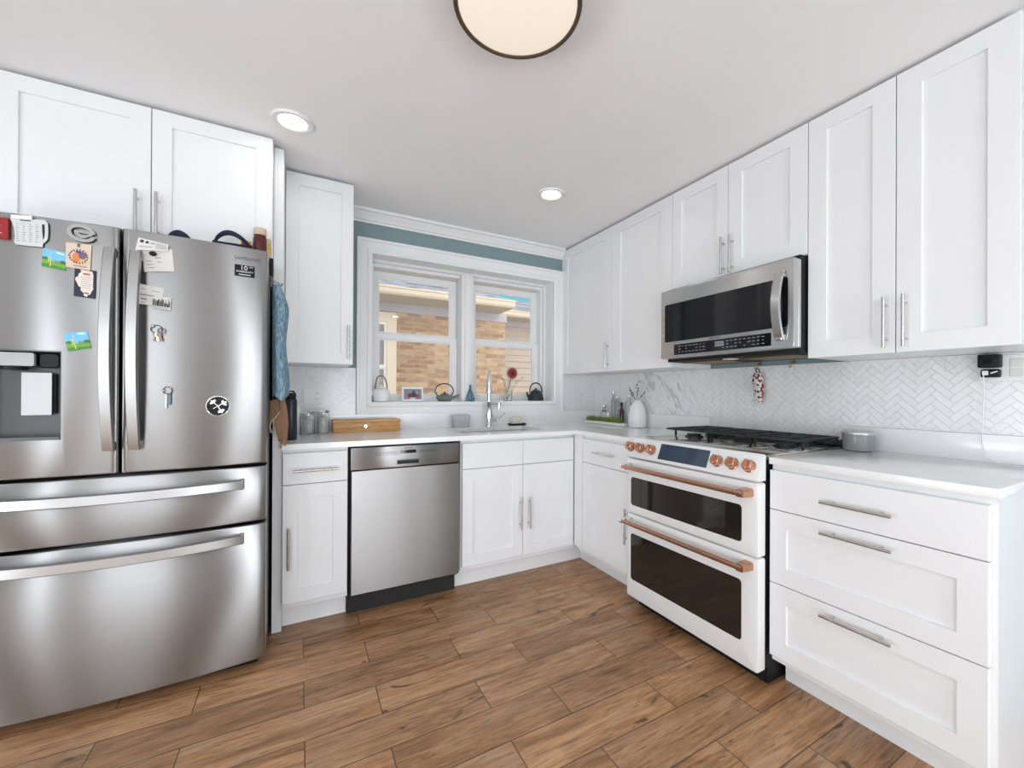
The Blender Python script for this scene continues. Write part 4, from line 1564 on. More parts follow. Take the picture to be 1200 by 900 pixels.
for i in range(13):
    f = i / 12
    z = 1.288 - 0.168 * f
    yc = -1.540 - 0.004 * f + 0.002 * math.sin(f * 7)
    hw = 0.026 + 0.006 * math.sin(PI * min(1, f * 1.2)) - (0.010 if i == 12 else 0) - (0.006 if i == 0 else 0)
    hx = 0.013 + 0.004 * math.sin(f * 5) - (0.006 if i in (0, 12) else 0)
    L.append([(-0.044 + hx * math.sin(a) * (1 + 0.15 * math.cos(3 * a)), yc + hw * math.cos(a), z) for a in [2 * PI * k / 16 for k in range(16)]])
mb.loft(L)
mb.build('mitt', t)
mb = MB(mat('mitt_trim', srgb(60, 58, 60), 0.9))
mb.tube(smooth_pts([(-0.044, -1.534, 1.288), (-0.044, -1.528, 1.305), (-0.044, -1.532, 1.3125), (-0.044, -1.546, 1.305), (-0.044, -1.548, 1.286)], 4), 0.003, seg=7)
mb.build('loop', t)

# ================================================================== window sill
ZW = ZS + 0.0003
SY = 0.072
t = thing('teapot', 'white ceramic teapot with a tall bamboo handle at the left end of the sill', 'teapot', (-1.782, SY, ZW))
mb = MB(CERAMIC)
px_ = -1.784
mb.lathe([(0.045, 0), (0.052, 0.004), (0.061, 0.040), (0.058, 0.075), (0.046, 0.088), (0.020, 0.092), (0.001, 0.093)], (px_, SY, ZW), seg=28)
mb.build('body', t)
mb = MB(CERAMIC)
mb.lathe([(0.026, 0.093), (0.024, 0.099), (0.007, 0.102), (0.006, 0.107), (0.010, 0.112), (0.006, 0.117), (0.001, 0.118)], (px_, SY, ZW))
mb.build('lid', t)
mb = MB(CERAMIC)
mb.tube([(px_ - 0.050, SY - 0.01, ZW + 0.045), (px_ - 0.066, SY - 0.012, ZW + 0.062), (px_ - 0.070, SY - 0.014, ZW + 0.088)], [0.013, 0.010, 0.007], seg=10)
mb.build('spout', t)
CANE = mat('bamboo_cane', srgb(120, 100, 84), 0.5)
mb = MB(CANE)
mb.tube(smooth_pts([(px_ - 0.038, SY, ZW + 0.084), (px_ - 0.034, SY, ZW + 0.130), (px_ - 0.022, SY, ZW + 0.168), (px_ + 0.000, SY, ZW + 0.178), (px_ + 0.020, SY, ZW + 0.168), (px_ + 0.036, SY, ZW + 0.130), (px_ + 0.042, SY, ZW + 0.084)], 5), 0.0042, seg=8)
mb.build('handle', t)

t = thing('photo_frame', 'small white framed family photo standing on the sill beside the white teapot', 'photo frame', (-1.571, SY, ZW))
tl = 0.16


def tilt(u, v, w):
    return (-1.571 + u, SY - 0.012 - w * math.cos(tl) + v * math.sin(tl), ZW + v * math.cos(tl) + w * math.sin(tl))


mb = MB(PLATE)
mb.grid([-0.074, -0.062, 0.062, 0.074], [0.0, 0.014, 0.088, 0.104], lambda i, j: not (i == 1 and j == 1), tilt, 0, 0.010)
mb.grid([-0.074, 0.074], [0.0, 0.104], lambda i, j: True, tilt, -0.004, 0.0)
mb.box(-1.60, -1.54, SY - 0.008, SY + 0.045, ZW, ZW + 0.003)
mb.build('frame', t, smooth=0)
mb = MB(mat('photo_background', srgb(128, 132, 150), 0.4))
mb.prism(rect(-0.062, 0.062, 0.014, 0.088), tilt, 0.0002, 0.002)
for u, v, r, col in ((-0.018, 0.044, 0.017, srgb(134, 50, 60)), (0.008, 0.046, 0.017, srgb(60, 50, 60)), (0.034, 0.040, 0.015, srgb(150, 70, 80)), (-0.018, 0.066, 0.008, srgb(190, 150, 130)), (0.008, 0.068, 0.008, srgb(60, 44, 44)), (0.034, 0.060, 0.008, srgb(196, 160, 140)), (0.0, 0.020, 0.020, srgb(200, 200, 206))):
    mb.prism([(u + r * math.cos(2 * PI * k / 14), max(0.015, v + r * 1.1 * math.sin(2 * PI * k / 14))) for k in range(14)], tilt, 0.002, 0.0024, mat('photo_%d_%d' % (int(u * 1000) + 99, int(v * 1000)), col, 0.4))
mb.build('picture', t, smooth=0)

t = thing('cast_iron_teapot', 'low grey-green cast-iron teapot with a loop handle in the middle of the sill', 'teapot', (-1.338, SY, ZW))
GRN = grain(mat('grey_green_iron', srgb(112, 122, 116), 0.45), 0.1, 60)
px_ = -1.335
mb = MB(GRN)
mb.lathe([(0.036, 0), (0.046, 0.003), (0.062, 0.020), (0.064, 0.030), (0.052, 0.043), (0.030, 0.049), (0.001, 0.050)], (px_, SY, ZW), seg=28)
mb.tube([(px_ + 0.055, SY - 0.004, ZW + 0.025), (px_ + 0.082, SY - 0.006, ZW + 0.034), (px_ + 0.108, SY - 0.008, ZW + 0.050)], [0.013, 0.010, 0.007], seg=10)
mb.build('body', t)
mb = MB(IRON)
mb.lathe([(0.028, 0.0502), (0.026, 0.055), (0.006, 0.058), (0.005, 0.063), (0.008, 0.067), (0.001, 0.070)], (px_, SY, ZW))
mb.build('lid', t)
mb = MB(IRON)
hp = [(px_ - 0.052, SY, ZW + 0.040)] + [(px_ - 0.002 - 0.068 * math.cos(PI * (k / 10)), SY, ZW + 0.070 + 0.060 * math.sin(PI * k / 10) ** 0.8) for k in range(11)] + [(px_ + 0.050, SY, ZW + 0.040)]
mb.tube(smooth_pts(hp, 4), 0.0042, seg=8)
mb.build('handle', t)

BLUEGL = mat('blue_glass', srgb(170, 202, 216), 0.03, Transmission_Weight=0.85, IOR=1.4)
mb = MB(BLUEGL)
mb.lathe([(0.030, 0), (0.036, 0.004), (0.037, 0.016), (0.026, 0.050), (0.013, 0.082), (0.008, 0.100), (0.008, 0.118), (0.011, 0.124), (0.006, 0.124), (0.005, 0.100), (0.020, 0.052), (0.032, 0.014), (0.001, 0.006)], (-1.135, SY, ZW), seg=28)
tag(mb.build('glass_bottle'), 'small conical pale blue glass bottle on the sill in front of the window mullion', 'bottle')

t = thing('flower_vase', 'clear glass vase with one red gerbera and white filler flowers on the sill', 'vase', (-0.816, SY, ZW))
vx = -0.816
mb = MB(GLASS)
mb.lathe([(0.030, 0), (0.034, 0.003), (0.035, 0.096), (0.0325, 0.096), (0.0315, 0.008), (0.001, 0.007)], (vx, SY, ZW), seg=24)
mb.build('glass', t)
STEM = mat('green_stem', srgb(104, 132, 76), 0.6)
mb = MB(STEM)
gc = Vector((-0.786, SY - 0.015, 1.326))
mb.tube(smooth_pts([(vx - 0.012, SY, ZW + 0.010), (vx + 0.004, SY, ZW + 0.10), (gc.x, gc.y + 0.008, gc.z - 0.01)], 6), 0.0030, seg=7)
R = random.Random(21)
sprigs = []
for k in range(9):
    a = k / 9 * PI
    tip = Vector((vx - 0.10 + 0.235 * (k / 8), SY + R.uniform(-0.04, 0.03), ZW + 0.17 + R.uniform(0, 0.07) + (0.03 if 2 < k < 7 else 0)))
    base = Vector((vx + R.uniform(-0.018, 0.018), SY + R.uniform(-0.012, 0.012), ZW + 0.012))
    mid = base.lerp(tip, 0.55) + Vector((0, 0, 0.03))
    mb.tube(smooth_pts([base, mid, tip], 4), 0.0011, seg=5)
    sprigs.append((mid, tip))
    for q in range(5):
        b = mid.lerp(tip, 0.35 + 0.13 * q)
        e = b + Vector((R.uniform(-0.03, 0.03), R.uniform(-0.02, 0.02), R.uniform(0.0, 0.03)))
        mb.tube([b, e], 0.0006, seg=4)
        sprigs.append((b, e))
mb.build('stems', t)
mb = MB(mat('red_petal', srgb(150, 44, 46), 0.6))
for ring, (n_, r0, r1, yy) in enumerate(((20, 0.010, 0.056, 0.0), (16, 0.008, 0.040, -0.006))):
    for k in range(n_):
        a = 2 * PI * (k + 0.5 * ring) / n_
        d = Vector((math.cos(a), 0, math.sin(a)))
        s_ = Vector((-math.sin(a), 0, math.cos(a)))
        w = 0.0062
        y0 = Vector((0, yy, 0))
        P = [gc + d * r0 + y0, gc + d * (r0 + (r1 - r0) * 0.5) + s_ * w + y0 + Vector((0, -0.004, 0)), gc + d * r1 + y0 + Vector((0, 0.004, 0)), gc + d * (r0 + (r1 - r0) * 0.5) - s_ * w + y0 + Vector((0, -0.004, 0))]
        B = [p + Vector((0, 0.0012, 0)) for p in P]
        mb.loft([B, P])
mb.ball((gc.x, gc.y - 0.006, gc.z), 0.015, mat('dark_red_centre', srgb(86, 14, 20), 0.8), sc=(1, 0.5, 1))
mb.build('gerbera', t)
mb = MB(mat('white_blossom', srgb(226, 224, 210), 0.8))
for b, e in sprigs:
    if (e - gc).length > 0.05:
        mb.ball((e.x, e.y, e.z), 0.0042, seg=6, rings=4)
mb.build('filler_blossoms', t)

t = thing('kettle', 'small black iron kettle with a looped handle at the right end of the sill', 'kettle', (-0.560, SY, ZW))
px_ = -0.560
mb = MB(IRON)
mb.lathe([(0.060, 0), (0.066, 0.004), (0.066, 0.018), (0.055, 0.055), (0.040, 0.080), (0.024, 0.086), (0.001, 0.087)], (px_, SY, ZW), seg=28)
mb.tube([(px_ - 0.050, SY - 0.01, ZW + 0.020), (px_ - 0.080, SY - 0.014, ZW + 0.040), (px_ - 0.094, SY - 0.016, ZW + 0.074)], [0.015, 0.011, 0.006], seg=10)
mb.build('body', t)
mb = MB(IRON)
mb.lathe([(0.026, 0.0872), (0.024, 0.091), (0.006, 0.094), (0.009, 0.102), (0.004, 0.108)], (px_, SY, ZW))
mb.build('lid', t)
mb = MB(BLACK)
hp = [(px_ - 0.058 * math.cos(PI * k / 12), SY, ZW + 0.068 + 0.080 * math.sin(PI * k / 12) ** 0.7) for k in range(13)]
mb.tube(hp, 0.005, seg=8)
mb.build('handle', t)
# ================================================================== on the refrigerator doors
def onf(layer=0.0):
    return lambda u, v, w: (u, bow(u) - 0.0006 - layer - w, v)


def col(name, rgb, rough=0.5):
    return mat(name, srgb(*rgb), rough)


def quad_fn(P, layer=0.0):
    """maps u,v in 0..1 into the four corners (bottom-left, bottom-right, top-right, top-left)"""
    def fn(u, v, w):
        x = (P[0][0] * (1 - u) + P[1][0] * u) * (1 - v) + (P[3][0] * (1 - u) + P[2][0] * u) * v
        z = (P[0][1] * (1 - u) + P[1][1] * u) * (1 - v) + (P[3][1] * (1 - u) + P[2][1] * u) * v
        return (x, bow(x) - 0.0006 - layer - w, z)
    return fn


def ell(u, v, a, b, n=24, rot=0.0):
    return [(u + a * math.cos(2 * PI * k / n) * math.cos(rot) - b * math.sin(2 * PI * k / n) * math.sin(rot), v + a * math.cos(2 * PI * k / n) * math.sin(rot) + b * math.sin(2 * PI * k / n) * math.cos(rot)) for k in range(n)]


mb = MB(col('red_magnet', (150, 26, 30)))
mb.prism(rect(-3.215, -3.121, 1.674, 1.745), onf(), 0, 0.008, None, 0.002)
mb.prism(rect(-3.165, -3.140, 1.716, 1.7195), onf(0.008), 0, 0.0004, PLATE)
mb.prism(rect(-3.170, -3.136, 1.692, 1.6935), onf(0.008), 0, 0.0004, PLATE)
tag(mb.build('fridge_magnet', smooth=0), 'red block magnet on the left door at the very edge of the photo', 'magnet')

# measuring-cup shaped conversion chart
mb = MB(col('chart_grey', (206, 206, 204)))
pz = lambda P: [(-3.119 + (x - 12) * 0.00199, 1.746 - (y - 256) * 0.0026 + (x - 12) * 0.0002) for x, y in P]
SHADOW = col('magnet_shadow', (30, 30, 32))  # for dark offset copies that paint the magnets' shadows
body = pz([(12, 256.3), (15, 255.2), (40, 256), (50, 256), (50.5, 268), (52, 286), (51.2, 292), (35, 291), (20, 289.5), (17, 287), (18.3, 280), (17, 268), (14.5, 261)])
mb.prism(body, onf(), 0.002, 0.005)
mb.prism([(u + 0.0022, v - 0.0012) for u, v in body], onf(), 0, 0.002, SHADOW)  # painted shadow of the jug body
hand = [((50, 259), (55, 258)), ((52, 256.5), (57.5, 258)), ((55.5, 258.5), (58, 262)), ((55, 272), (58, 273)), ((53.5, 281), (57, 283)), ((51, 283), (53, 287))]
mb.prism(pz([(50, 256), (54, 256.3), (57.5, 260), (58, 270), (57.5, 281), (54, 285.5), (51, 287), (51, 282), (53, 281), (54.2, 272), (54.2, 264), (52.8, 261.5), (50.2, 262)]), onf(), 0.002, 0.005)
mb.prism([(u + 0.0025, v - 0.001) for u, v in pz([(50, 256), (54, 256.3), (57.5, 260), (58, 270), (57.5, 281), (54, 285.5), (51, 287), (51, 282), (53, 281), (54.2, 272), (54.2, 264), (52.8, 261.5), (50.2, 262)])], onf(), 0, 0.002, SHADOW)  # painted shadow of the jug handle
tf = onf(0.005)
R = random.Random(4)
mb.prism(pz([(24, 258.5), (37, 258.9), (37, 257.7), (24, 257.3)]), tf, 0, 0.0004, INK)
for r_ in range(9):
    for c_ in range(4):
        x = 19.5 + c_ * 7.8
        y = 262.2 + r_ * 2.75 + c_ * 0.25
        w = 1.6 + R.random() * 2.6
        mb.prism(pz([(x, y + 0.8), (x + w, y + 0.85), (x + w, y), (x, y)]), tf, 0, 0.0004, GREYINK)
tag(mb.build('fridge_magnet', smooth=0), 'grey conversion chart magnet shaped like a measuring jug on the left door', 'magnet')
mb = MB(PLATE)
mb.prism(pz([(14, 256.5), (39, 257), (39, 252), (14, 252)]), onf(0.0056), 0, 0.004)
tag(mb.build('magnet_clip', smooth=0), 'white strip magnet at the top of the measuring jug chart', 'magnet')

# round letter G emblem
mb = MB(col('emblem_grey', (168, 166, 164), 0.4))
gx, gz, rot_ = -2.944, 1.7245, -0.30
n = 44
L = []
for k in range(n + 1):
    a = 0.40 + (2 * PI - 0.40) * k / n
    ca, sa = math.cos(a), math.sin(a)
    e = lambda A, B: (gx + A * ca * math.cos(rot_) - B * sa * math.sin(rot_), gz + A * ca * math.sin(rot_) + B * sa * math.cos(rot_))
    f1 = onf()
    p, q = e(0.0375, 0.0300), e(0.0265, 0.0195)
    L.append([f1(*p, 0.003), f1(*p, 0.008), f1(*q, 0.008), f1(*q, 0.003)])
mb.loft(L)
mb.loft([[(x + 0.0028, y + 0.0032, z - 0.0015) for x, y, z in r] for r in L], SHADOW)  # painted shadow of the ring, a dark offset copy
bars = [((-0.018, 0.006), (0.030, 0.002)), ((-0.018, 0.006), (0.004, -0.015)), ((0.004, -0.015), (0.027, 0.000))]
for (x0, z0), (x1, z1) in bars:
    d = Vector((x1 - x0, z1 - z0)).normalized()
    nn = Vector((-d.y, d.x)) * 0.0032
    mb.prism([(gx + x0 - nn.x, gz + z0 - nn.y), (gx + x1 - nn.x, gz + z1 - nn.y), (gx + x1 + nn.x, gz + z1 + nn.y), (gx + x0 + nn.x, gz + z0 + nn.y)], onf(), 0.002, 0.0075)
    mb.prism([(gx + x0 - nn.x + 0.002, gz + z0 - nn.y - 0.0015), (gx + x1 - nn.x + 0.002, gz + z1 - nn.y - 0.0015), (gx + x1 + nn.x + 0.002, gz + z1 + nn.y - 0.0015), (gx + x0 + nn.x + 0.002, gz + z0 + nn.y - 0.0015)], onf(), 0, 0.0018, SHADOW)  # painted shadow of each bar
tag(mb.build('emblem_magnet', smooth=30), 'oval grey letter G emblem magnet on the left door', 'magnet')


def landscape(P, label, layer=0.0):
    fn = quad_fn(P, layer)
    g = lambda a, b, c, d, m, z=0.0016: mb.prism(rect(a, b, c, d), fn, 0.0014, z, m)
    mb = MB(col('card_sky', (116, 190, 222)))
    mb.prism(rect(0, 1, 0, 1), fn, 0, 0.0014)
    mb.prism([(0, 0), (1, 0), (1, 0.34), (0.75, 0.40), (0.45, 0.36), (0.2, 0.46), (0, 0.44)], fn, 0.0014, 0.0017, col('card_meadow', (110, 168, 60)))
    mb.prism([(0, 0.0), (1, 0.0), (1, 0.12), (0.5, 0.16), (0, 0.2)], fn, 0.0017, 0.0019, col('card_grass', (70, 136, 46)))
    mb.prism([(0.0, 0.42), (0.28, 0.42), (0.3, 0.50), (0.14, 0.56), (0, 0.52)], fn, 0.0017, 0.0019, col('card_trees', (66, 112, 54)))
    mb.prism([(0.72, 0.34), (1.0, 0.30), (1.0, 0.46), (0.86, 0.52), (0.74, 0.44)], fn, 0.0017, 0.0019, col('card_trees', (66, 112, 54)))
    mb.prism([(0.33, 0.08), (0.37, 0.08), (0.36, 0.72), (0.34, 0.72)], fn, 0.0019, 0.0021, col('card_yellow', (238, 224, 90)))
    mb.prism([(0.25, 0.30), (0.28, 0.30), (0.28, 0.60), (0.25, 0.60)], fn, 0.0019, 0.0021, col('card_yellow', (238, 224, 90)))
    mb.prism([(0.35, 0.7), (0.37, 0.72), (0.40, 0.86), (0.38, 0.86)], fn, 0.0019, 0.0021, PLATE)
    for k in range(3):
        mb.prism(ell(0.56 + 0.085 * k, 0.40 - 0.01 * k, 0.035, 0.07, 10), fn, 0.0019, 0.0021, INK)
        mb.prism(ell(0.56 + 0.085 * k, 0.40 - 0.01 * k, 0.016, 0.035, 10), fn, 0.0021, 0.0022, PLATE)
    mb.prism([(0.55, 0.86), (0.9, 0.82), (0.88, 0.90), (0.6, 0.93)], fn, 0.0014, 0.0016, PLATE)
    tag(mb.build('fridge_magnet', smooth=0), label, 'magnet', 'meadow landscape magnets')


landscape([(-3.044, 1.596), (-2.985, 1.588), (-2.983, 1.651), (-3.041, 1.660)], 'upper of two meadow landscape magnets, right under the measuring jug chart')
landscape([(-2.977, 1.307), (-2.918, 1.322), (-2.930, 1.383), (-2.990, 1.368)], 'lower of two meadow landscape magnets, alone above the ice dispenser')

# beige square with a colourful crest
fn = quad_fn([(-2.984, 1.602), (-2.922, 1.597), (-2.919, 1.688), (-2.984, 1.687)])
mb = MB(col('crest_beige', (216, 194, 172)))
mb.prism(rect(0, 1, 0, 1), fn, 0, 0.004)
mb.prism(rect(0.44, 0.56, 0.86, 1.0), fn, 0.004, 0.0043, col('crest_brown', (120, 96, 86)))
for u, v, a, b, c in ((0.42, 0.44, 0.17, 0.20, (222, 128, 70)), (0.40, 0.33, 0.11, 0.12, (206, 58, 40)), (0.66, 0.53, 0.16, 0.14, (112, 92, 120)), (0.62, 0.32, 0.10, 0.08, (230, 180, 90)), (0.5, 0.66, 0.12, 0.05, (64, 60, 130))):
    mb.prism(ell(u, v, a, b, 16), fn, 0.004, 0.0044 + v * 0.0002, col('crest_%d' % c[0], c))
R = random.Random(8)
for k in range(18):
    a = 2 * PI * k / 18
    u, v = 0.5 + 0.36 * math.cos(a), 0.48 + 0.26 * math.sin(a)
    mb.prism(ell(u, v, 0.05 + 0.02 * R.random(), 0.025, 8, R.random() * 3), fn, 0.004, 0.0046, col('crest_ink', (46, 44, 70)))
mb.prism(rect(0.3, 0.85, 0.08, 0.12), fn, 0.004, 0.0044, col('crest_print', (150, 120, 100)))
tag(mb.build('fridge_magnet', smooth=0), 'square beige magnet with a colourful crest below the G emblem', 'magnet')

# navy card with a cream state outline
fn = quad_fn([(-2.964, 1.503), (-2.909, 1.498), (-2.907, 1.598), (-2.962, 1.601)])
mb = MB(col('navy_card', (24, 24, 52)))
mb.prism(rect(0, 1, 0, 1), fn, 0, 0.003)
ill = [(0.27, 0.97), (0.82, 0.95), (0.88, 0.84), (0.88, 0.40), (0.90, 0.33), (0.80, 0.20), (0.76, 0.12), (0.66, 0.10), (0.60, 0.02), (0.46, 0.06), (0.46, 0.14), (0.30, 0.24), (0.32, 0.34), (0.22, 0.36), (0.12, 0.50), (0.04, 0.60), (0.08, 0.68), (0.18, 0.72), (0.20, 0.82), (0.32, 0.88)]
mb.prism(ill, fn, 0.003, 0.0036, col('state_cream', (226, 214, 204)))
mb.prism(rect(0.40, 0.72, 0.80, 0.86), fn, 0.0036, 0.004, col('state_red', (190, 90, 70)))
for k in range(6):
    mb.prism(rect(0.30 + 0.03 * (k % 2), 0.80 - 0.04 * (k % 3), 0.70 - k * 0.075, 0.715 - k * 0.075), fn, 0.0036, 0.004, GREYINK)
mb.prism(rect(0.48, 0.70, 0.13, 0.17), fn, 0.0036, 0.004, INK)
tag(mb.build('fridge_magnet', smooth=0), 'dark navy magnet with a cream state outline, beside the left door handle', 'magnet')


def note(P, label, layer, lines, extra=None):
    fn = quad_fn(P, layer)
    mb = MB(PAPER)
    L = []
    for v in (0, 0.5, 1):
        L.append([fn(u, v, 0.0002 + 0.0035 * math.sin(PI * u) * (1 - v)) for u in (0, 0.25, 0.5, 0.75, 1)] + [fn(u, v, 0.0008 + 0.0035 * math.sin(PI * u) * (1 - v)) for u in (1, 0.75, 0.5, 0.25, 0)])
    mb.loft(L)
    lf = lambda u, v, w: fn(u, v, 0.0010 + 0.0035 * math.sin(PI * u) * (1 - v) + w)
    for u0, u1, v, h, m in lines:
        n_ = 4
        for q in range(n_):
            a, b = u0 + (u1 - u0) * q / n_, u0 + (u1 - u0) * (q + 1) / n_
            mb.prism([(a, v), (b, v), (b, v + h), (a, v + h)], lf, 0, 0.0003, m)
    if extra:
        extra(mb, lf)
    tag(mb.build('paper_note', smooth=0), label, 'note', 'paper notes on the right door')


R = random.Random(12)
wr = lambda v, a, b, m=GREYINK, h=0.03: (a, b, v, h, m)
note([(-2.779, 1.614), (-2.693, 1.628), (-2.700, 1.712), (-2.784, 1.700)], 'larger white paper note held by the black magnet high on the right door', 0.0,
     [wr(0.30, 0.12, 0.32), wr(0.44, 0.10, 0.28), wr(0.40, 0.45, 0.62), wr(0.58, 0.40, 0.60), wr(0.16, 0.15, 0.36)])
note([(-2.803, 1.689), (-2.711, 1.701), (-2.709, 1.727), (-2.794, 1.738)], 'narrow printed slip tilted across the top of the larger note', 0.0052,
     [wr(0.66, 0.08, 0.20, INK, 0.22), wr(0.64, 0.26, 0.36, INK, 0.20), wr(0.66, 0.42, 0.56, GREYINK, 0.12)] + [wr(0.72 - 0.16 * k, 0.60, 0.95, GREYINK, 0.06) for k in range(4)] + [wr(0.3, 0.10, 0.50, GREYINK, 0.06)])
note([(-2.801, 1.494), (-2.729, 1.488), (-2.722, 1.559), (-2.796, 1.569)], 'handwritten white note below the black magnet, left of the skyline card', 0.0,
     [wr(0.76, 0.12, 0.32), wr(0.74, 0.55, 0.85), wr(0.48, 0.10, 0.66, INK, 0.03), wr(0.26, 0.16, 0.40, INK, 0.04), wr(0.24, 0.60, 0.74), wr(0.10, 0.14, 0.34)])


def skyline(mb, lf):
    r = random.Random(6)
    u = 0.04
    while u < 0.94:
        w = 0.02 + r.random() * 0.05
        h = 0.25 + r.random() * 0.42
        mb.prism([(u, 0.2), (u + w, 0.2), (u + w, 0.2 + h), (u, 0.2 + h)], lf, 0, 0.0003, mat('skyline_ink', srgb(96, 92, 86), 0.8) if r.random() < 0.75 else INK)
        u += w + r.random() * 0.02


note([(-2.757, 1.483), (-2.702, 1.477), (-2.700, 1.527), (-2.753, 1.525)], 'small card printed with a city skyline on the right door', 0.0052, [wr(0.08, 0.06, 0.9, GREYINK, 0.04)], skyline)
mb = MB(BLACK)
xx = -2.753
mb.prism(ell(xx, 1.684, 0.0105, 0.0085, 20), onf(0.0068), 0, 0.005, BLACK, 0.0015)
tag(mb.build('button_magnet'), 'round black button magnet holding the paper notes', 'magnet')


def ring_pts(c, r, tiltq=0.2, n=24, f=1.0):
    return [(c[0] + r * math.cos(2 * PI * k / n), c[1] + tiltq * r * math.sin(2 * PI * k / n), c[2] + f * r * math.sin(2 * PI * k / n)) for k in range(n + 1)]


t = thing('key_ring', 'bunch of bronze keys on a ring stuck below the notes on the right door', 'keys', (-2.737, bow(-2.737) - 0.008, 1.36))
mb = MB(mat('dark_steel', (0.2, 0.2, 0.2), 0.3, 1.0))
yb = bow(-2.737) - 0.008
mb.tube(ring_pts((-2.742, yb, 1.402), 0.016), 0.0016, seg=6)
mb.tube(ring_pts((-2.727, yb - 0.002, 1.397), 0.011), 0.0014, seg=6)
mb.ball((-2.752, yb + 0.002, 1.413), 0.006, CHROME)
mb.build('ring', t)
KEYM = mat('bronze_key', srgb(128, 108, 88), 0.35, 0.9)
for k, (a, m) in enumerate(((-0.25, KEYM), (0.05, NICKEL), (0.35, KEYM))):
    mb = MB(m)
    c0 = Vector((-2.738 + 0.004 * (k - 1), yb - 0.002 - 0.003 * k, 1.384))
    dv = Vector((math.sin(a), 0, -math.cos(a)))
    sv = Vector((math.cos(a), 0, math.sin(a)))
    P = [c0 + sv * x + dv * z for x, z in ((-0.007, -0.002), (0.0, -0.006), (0.007, -0.002), (0.008, 0.006), (0.004, 0.011), (0.0035, 0.020), (0.005, 0.022), (0.0035, 0.025), (0.0, 0.028), (-0.003, 0.025), (-0.003, 0.011), (-0.008, 0.006))]
    mb.loft([P, [p + Vector((0, 0.0018, 0)) for p in P]])
    mb.build('key', t, smooth=0)
t = thing('key_fob', 'small key ring with a white and blue tag on the right door', 'keys', (-2.708, bow(-2.708) - 0.008, 1.10))
yb = bow(-2.708) - 0.008
mb = MB(mat('dark_steel', (0.2, 0.2, 0.2), 0.3, 1.0))
mb.tube(ring_pts((-2.709, yb, 1.172), 0.0135), 0.0015, seg=6)
mb.ball((-2.720, yb + 0.002, 1.172), 0.005, CHROME)
mb.ball((-2.700, yb + 0.002, 1.181), 0.004, CHROME)
mb.build('ring', t)
mb = MB(PLATE)
mb.box(-2.717, -2.709, yb - 0.004, yb + 0.001, 1.104, 1.160, bev=0.002)
mb.build('tag', t)
mb = MB(col('fob_blue', (110, 134, 152)))
mb.box(-2.7085, -2.698, yb - 0.003, yb + 0.002, 1.118, 1.162, bev=0.002)
mb.build('fob', t)

# black oval with a silver clover pattern
t = thing('oval_magnet', 'black oval magnet with a silver flower pattern and rim on the right door', 'magnet', (-2.5565, bow(-2.5565), 1.073))
ox, oz = -2.5565, 1.1115
mb = MB(BLACK)
mb.prism(ell(ox, oz, 0.0375, 0.0395, 36), onf(), 0, 0.005, BLACK, 0.001)
mb.build('disc', t, smooth=30)
mb = MB(CHROME)
L = []
f1 = onf()
for k in range(41):
    a = 2 * PI * k / 40
    p = (ox + 0.0385 * math.cos(a), oz + 0.0405 * math.sin(a))
    q = (ox + 0.0355 * math.cos(a), oz + 0.0372 * math.sin(a))
    L.append([f1(*p, 0), f1(*p, 0.0055), f1(*q, 0.0062), f1(*q, 0.004)])
mb.loft(L, cap0=False, cap1=False)
mb.build('rim', t, smooth=40)
mb = MB(NICKEL)
for a in (0.55, 2.35, 5.2):
    c = (ox + 0.019 * math.cos(a), oz + 0.019 * math.sin(a))
    for q in range(3):
        b = a + (q - 1) * 1.1
        mb.prism(ell(c[0] + 0.006 * math.cos(b), c[1] + 0.006 * math.sin(b), 0.0075, 0.0045, 12, b), onf(0.005), 0, 0.0008 + 0.0002 * q)
for a in (0.55, 2.35, 3.75, 5.2):
    mb.prism(ell(ox + 0.009 * math.cos(a), oz + 0.009 * math.sin(a), 0.011, 0.0018, 10, a), onf(0.005), 0, 0.0014)
mb.build('pattern', t, smooth=0)

# ================================================================== on top of the refrigerator
ZF = 1.7453
NAVYCL = grain(mat('navy_cloth', srgb(30, 34, 58), 0.9), 0.15, 40)
YT = -0.712
t = thing('baseball_cap', 'dark navy cap lying on top of the refrigerator behind the right door', 'cap', (-2.715, YT, ZF))
mb = MB(NAVYCL)
L = []
for i in range(8):
    a = PI / 2 * i / 7
    L.append([(-2.712 + 0.050 * math.cos(a) * math.cos(p) + 0.004 * math.sin(3 * p) * math.cos(a), YT + 0.036 * math.cos(a) * math.sin(p), ZF + 0.006 + 0.088 * math.sin(a) + 0.004 * math.sin(2 * p)) for p in [2 * PI * k / 20 for k in range(20)]])
mb.loft(L)
mb.build('crown', t)
mb = MB(NAVYCL)
P = ell(-2.726, YT, 0.056, 0.040, 20)
mb.loft([[(x, y, ZF + 0.0005) for x, y in P], [(x, y, ZF + 0.006) for x, y in P]])
mb.build('brim', t)

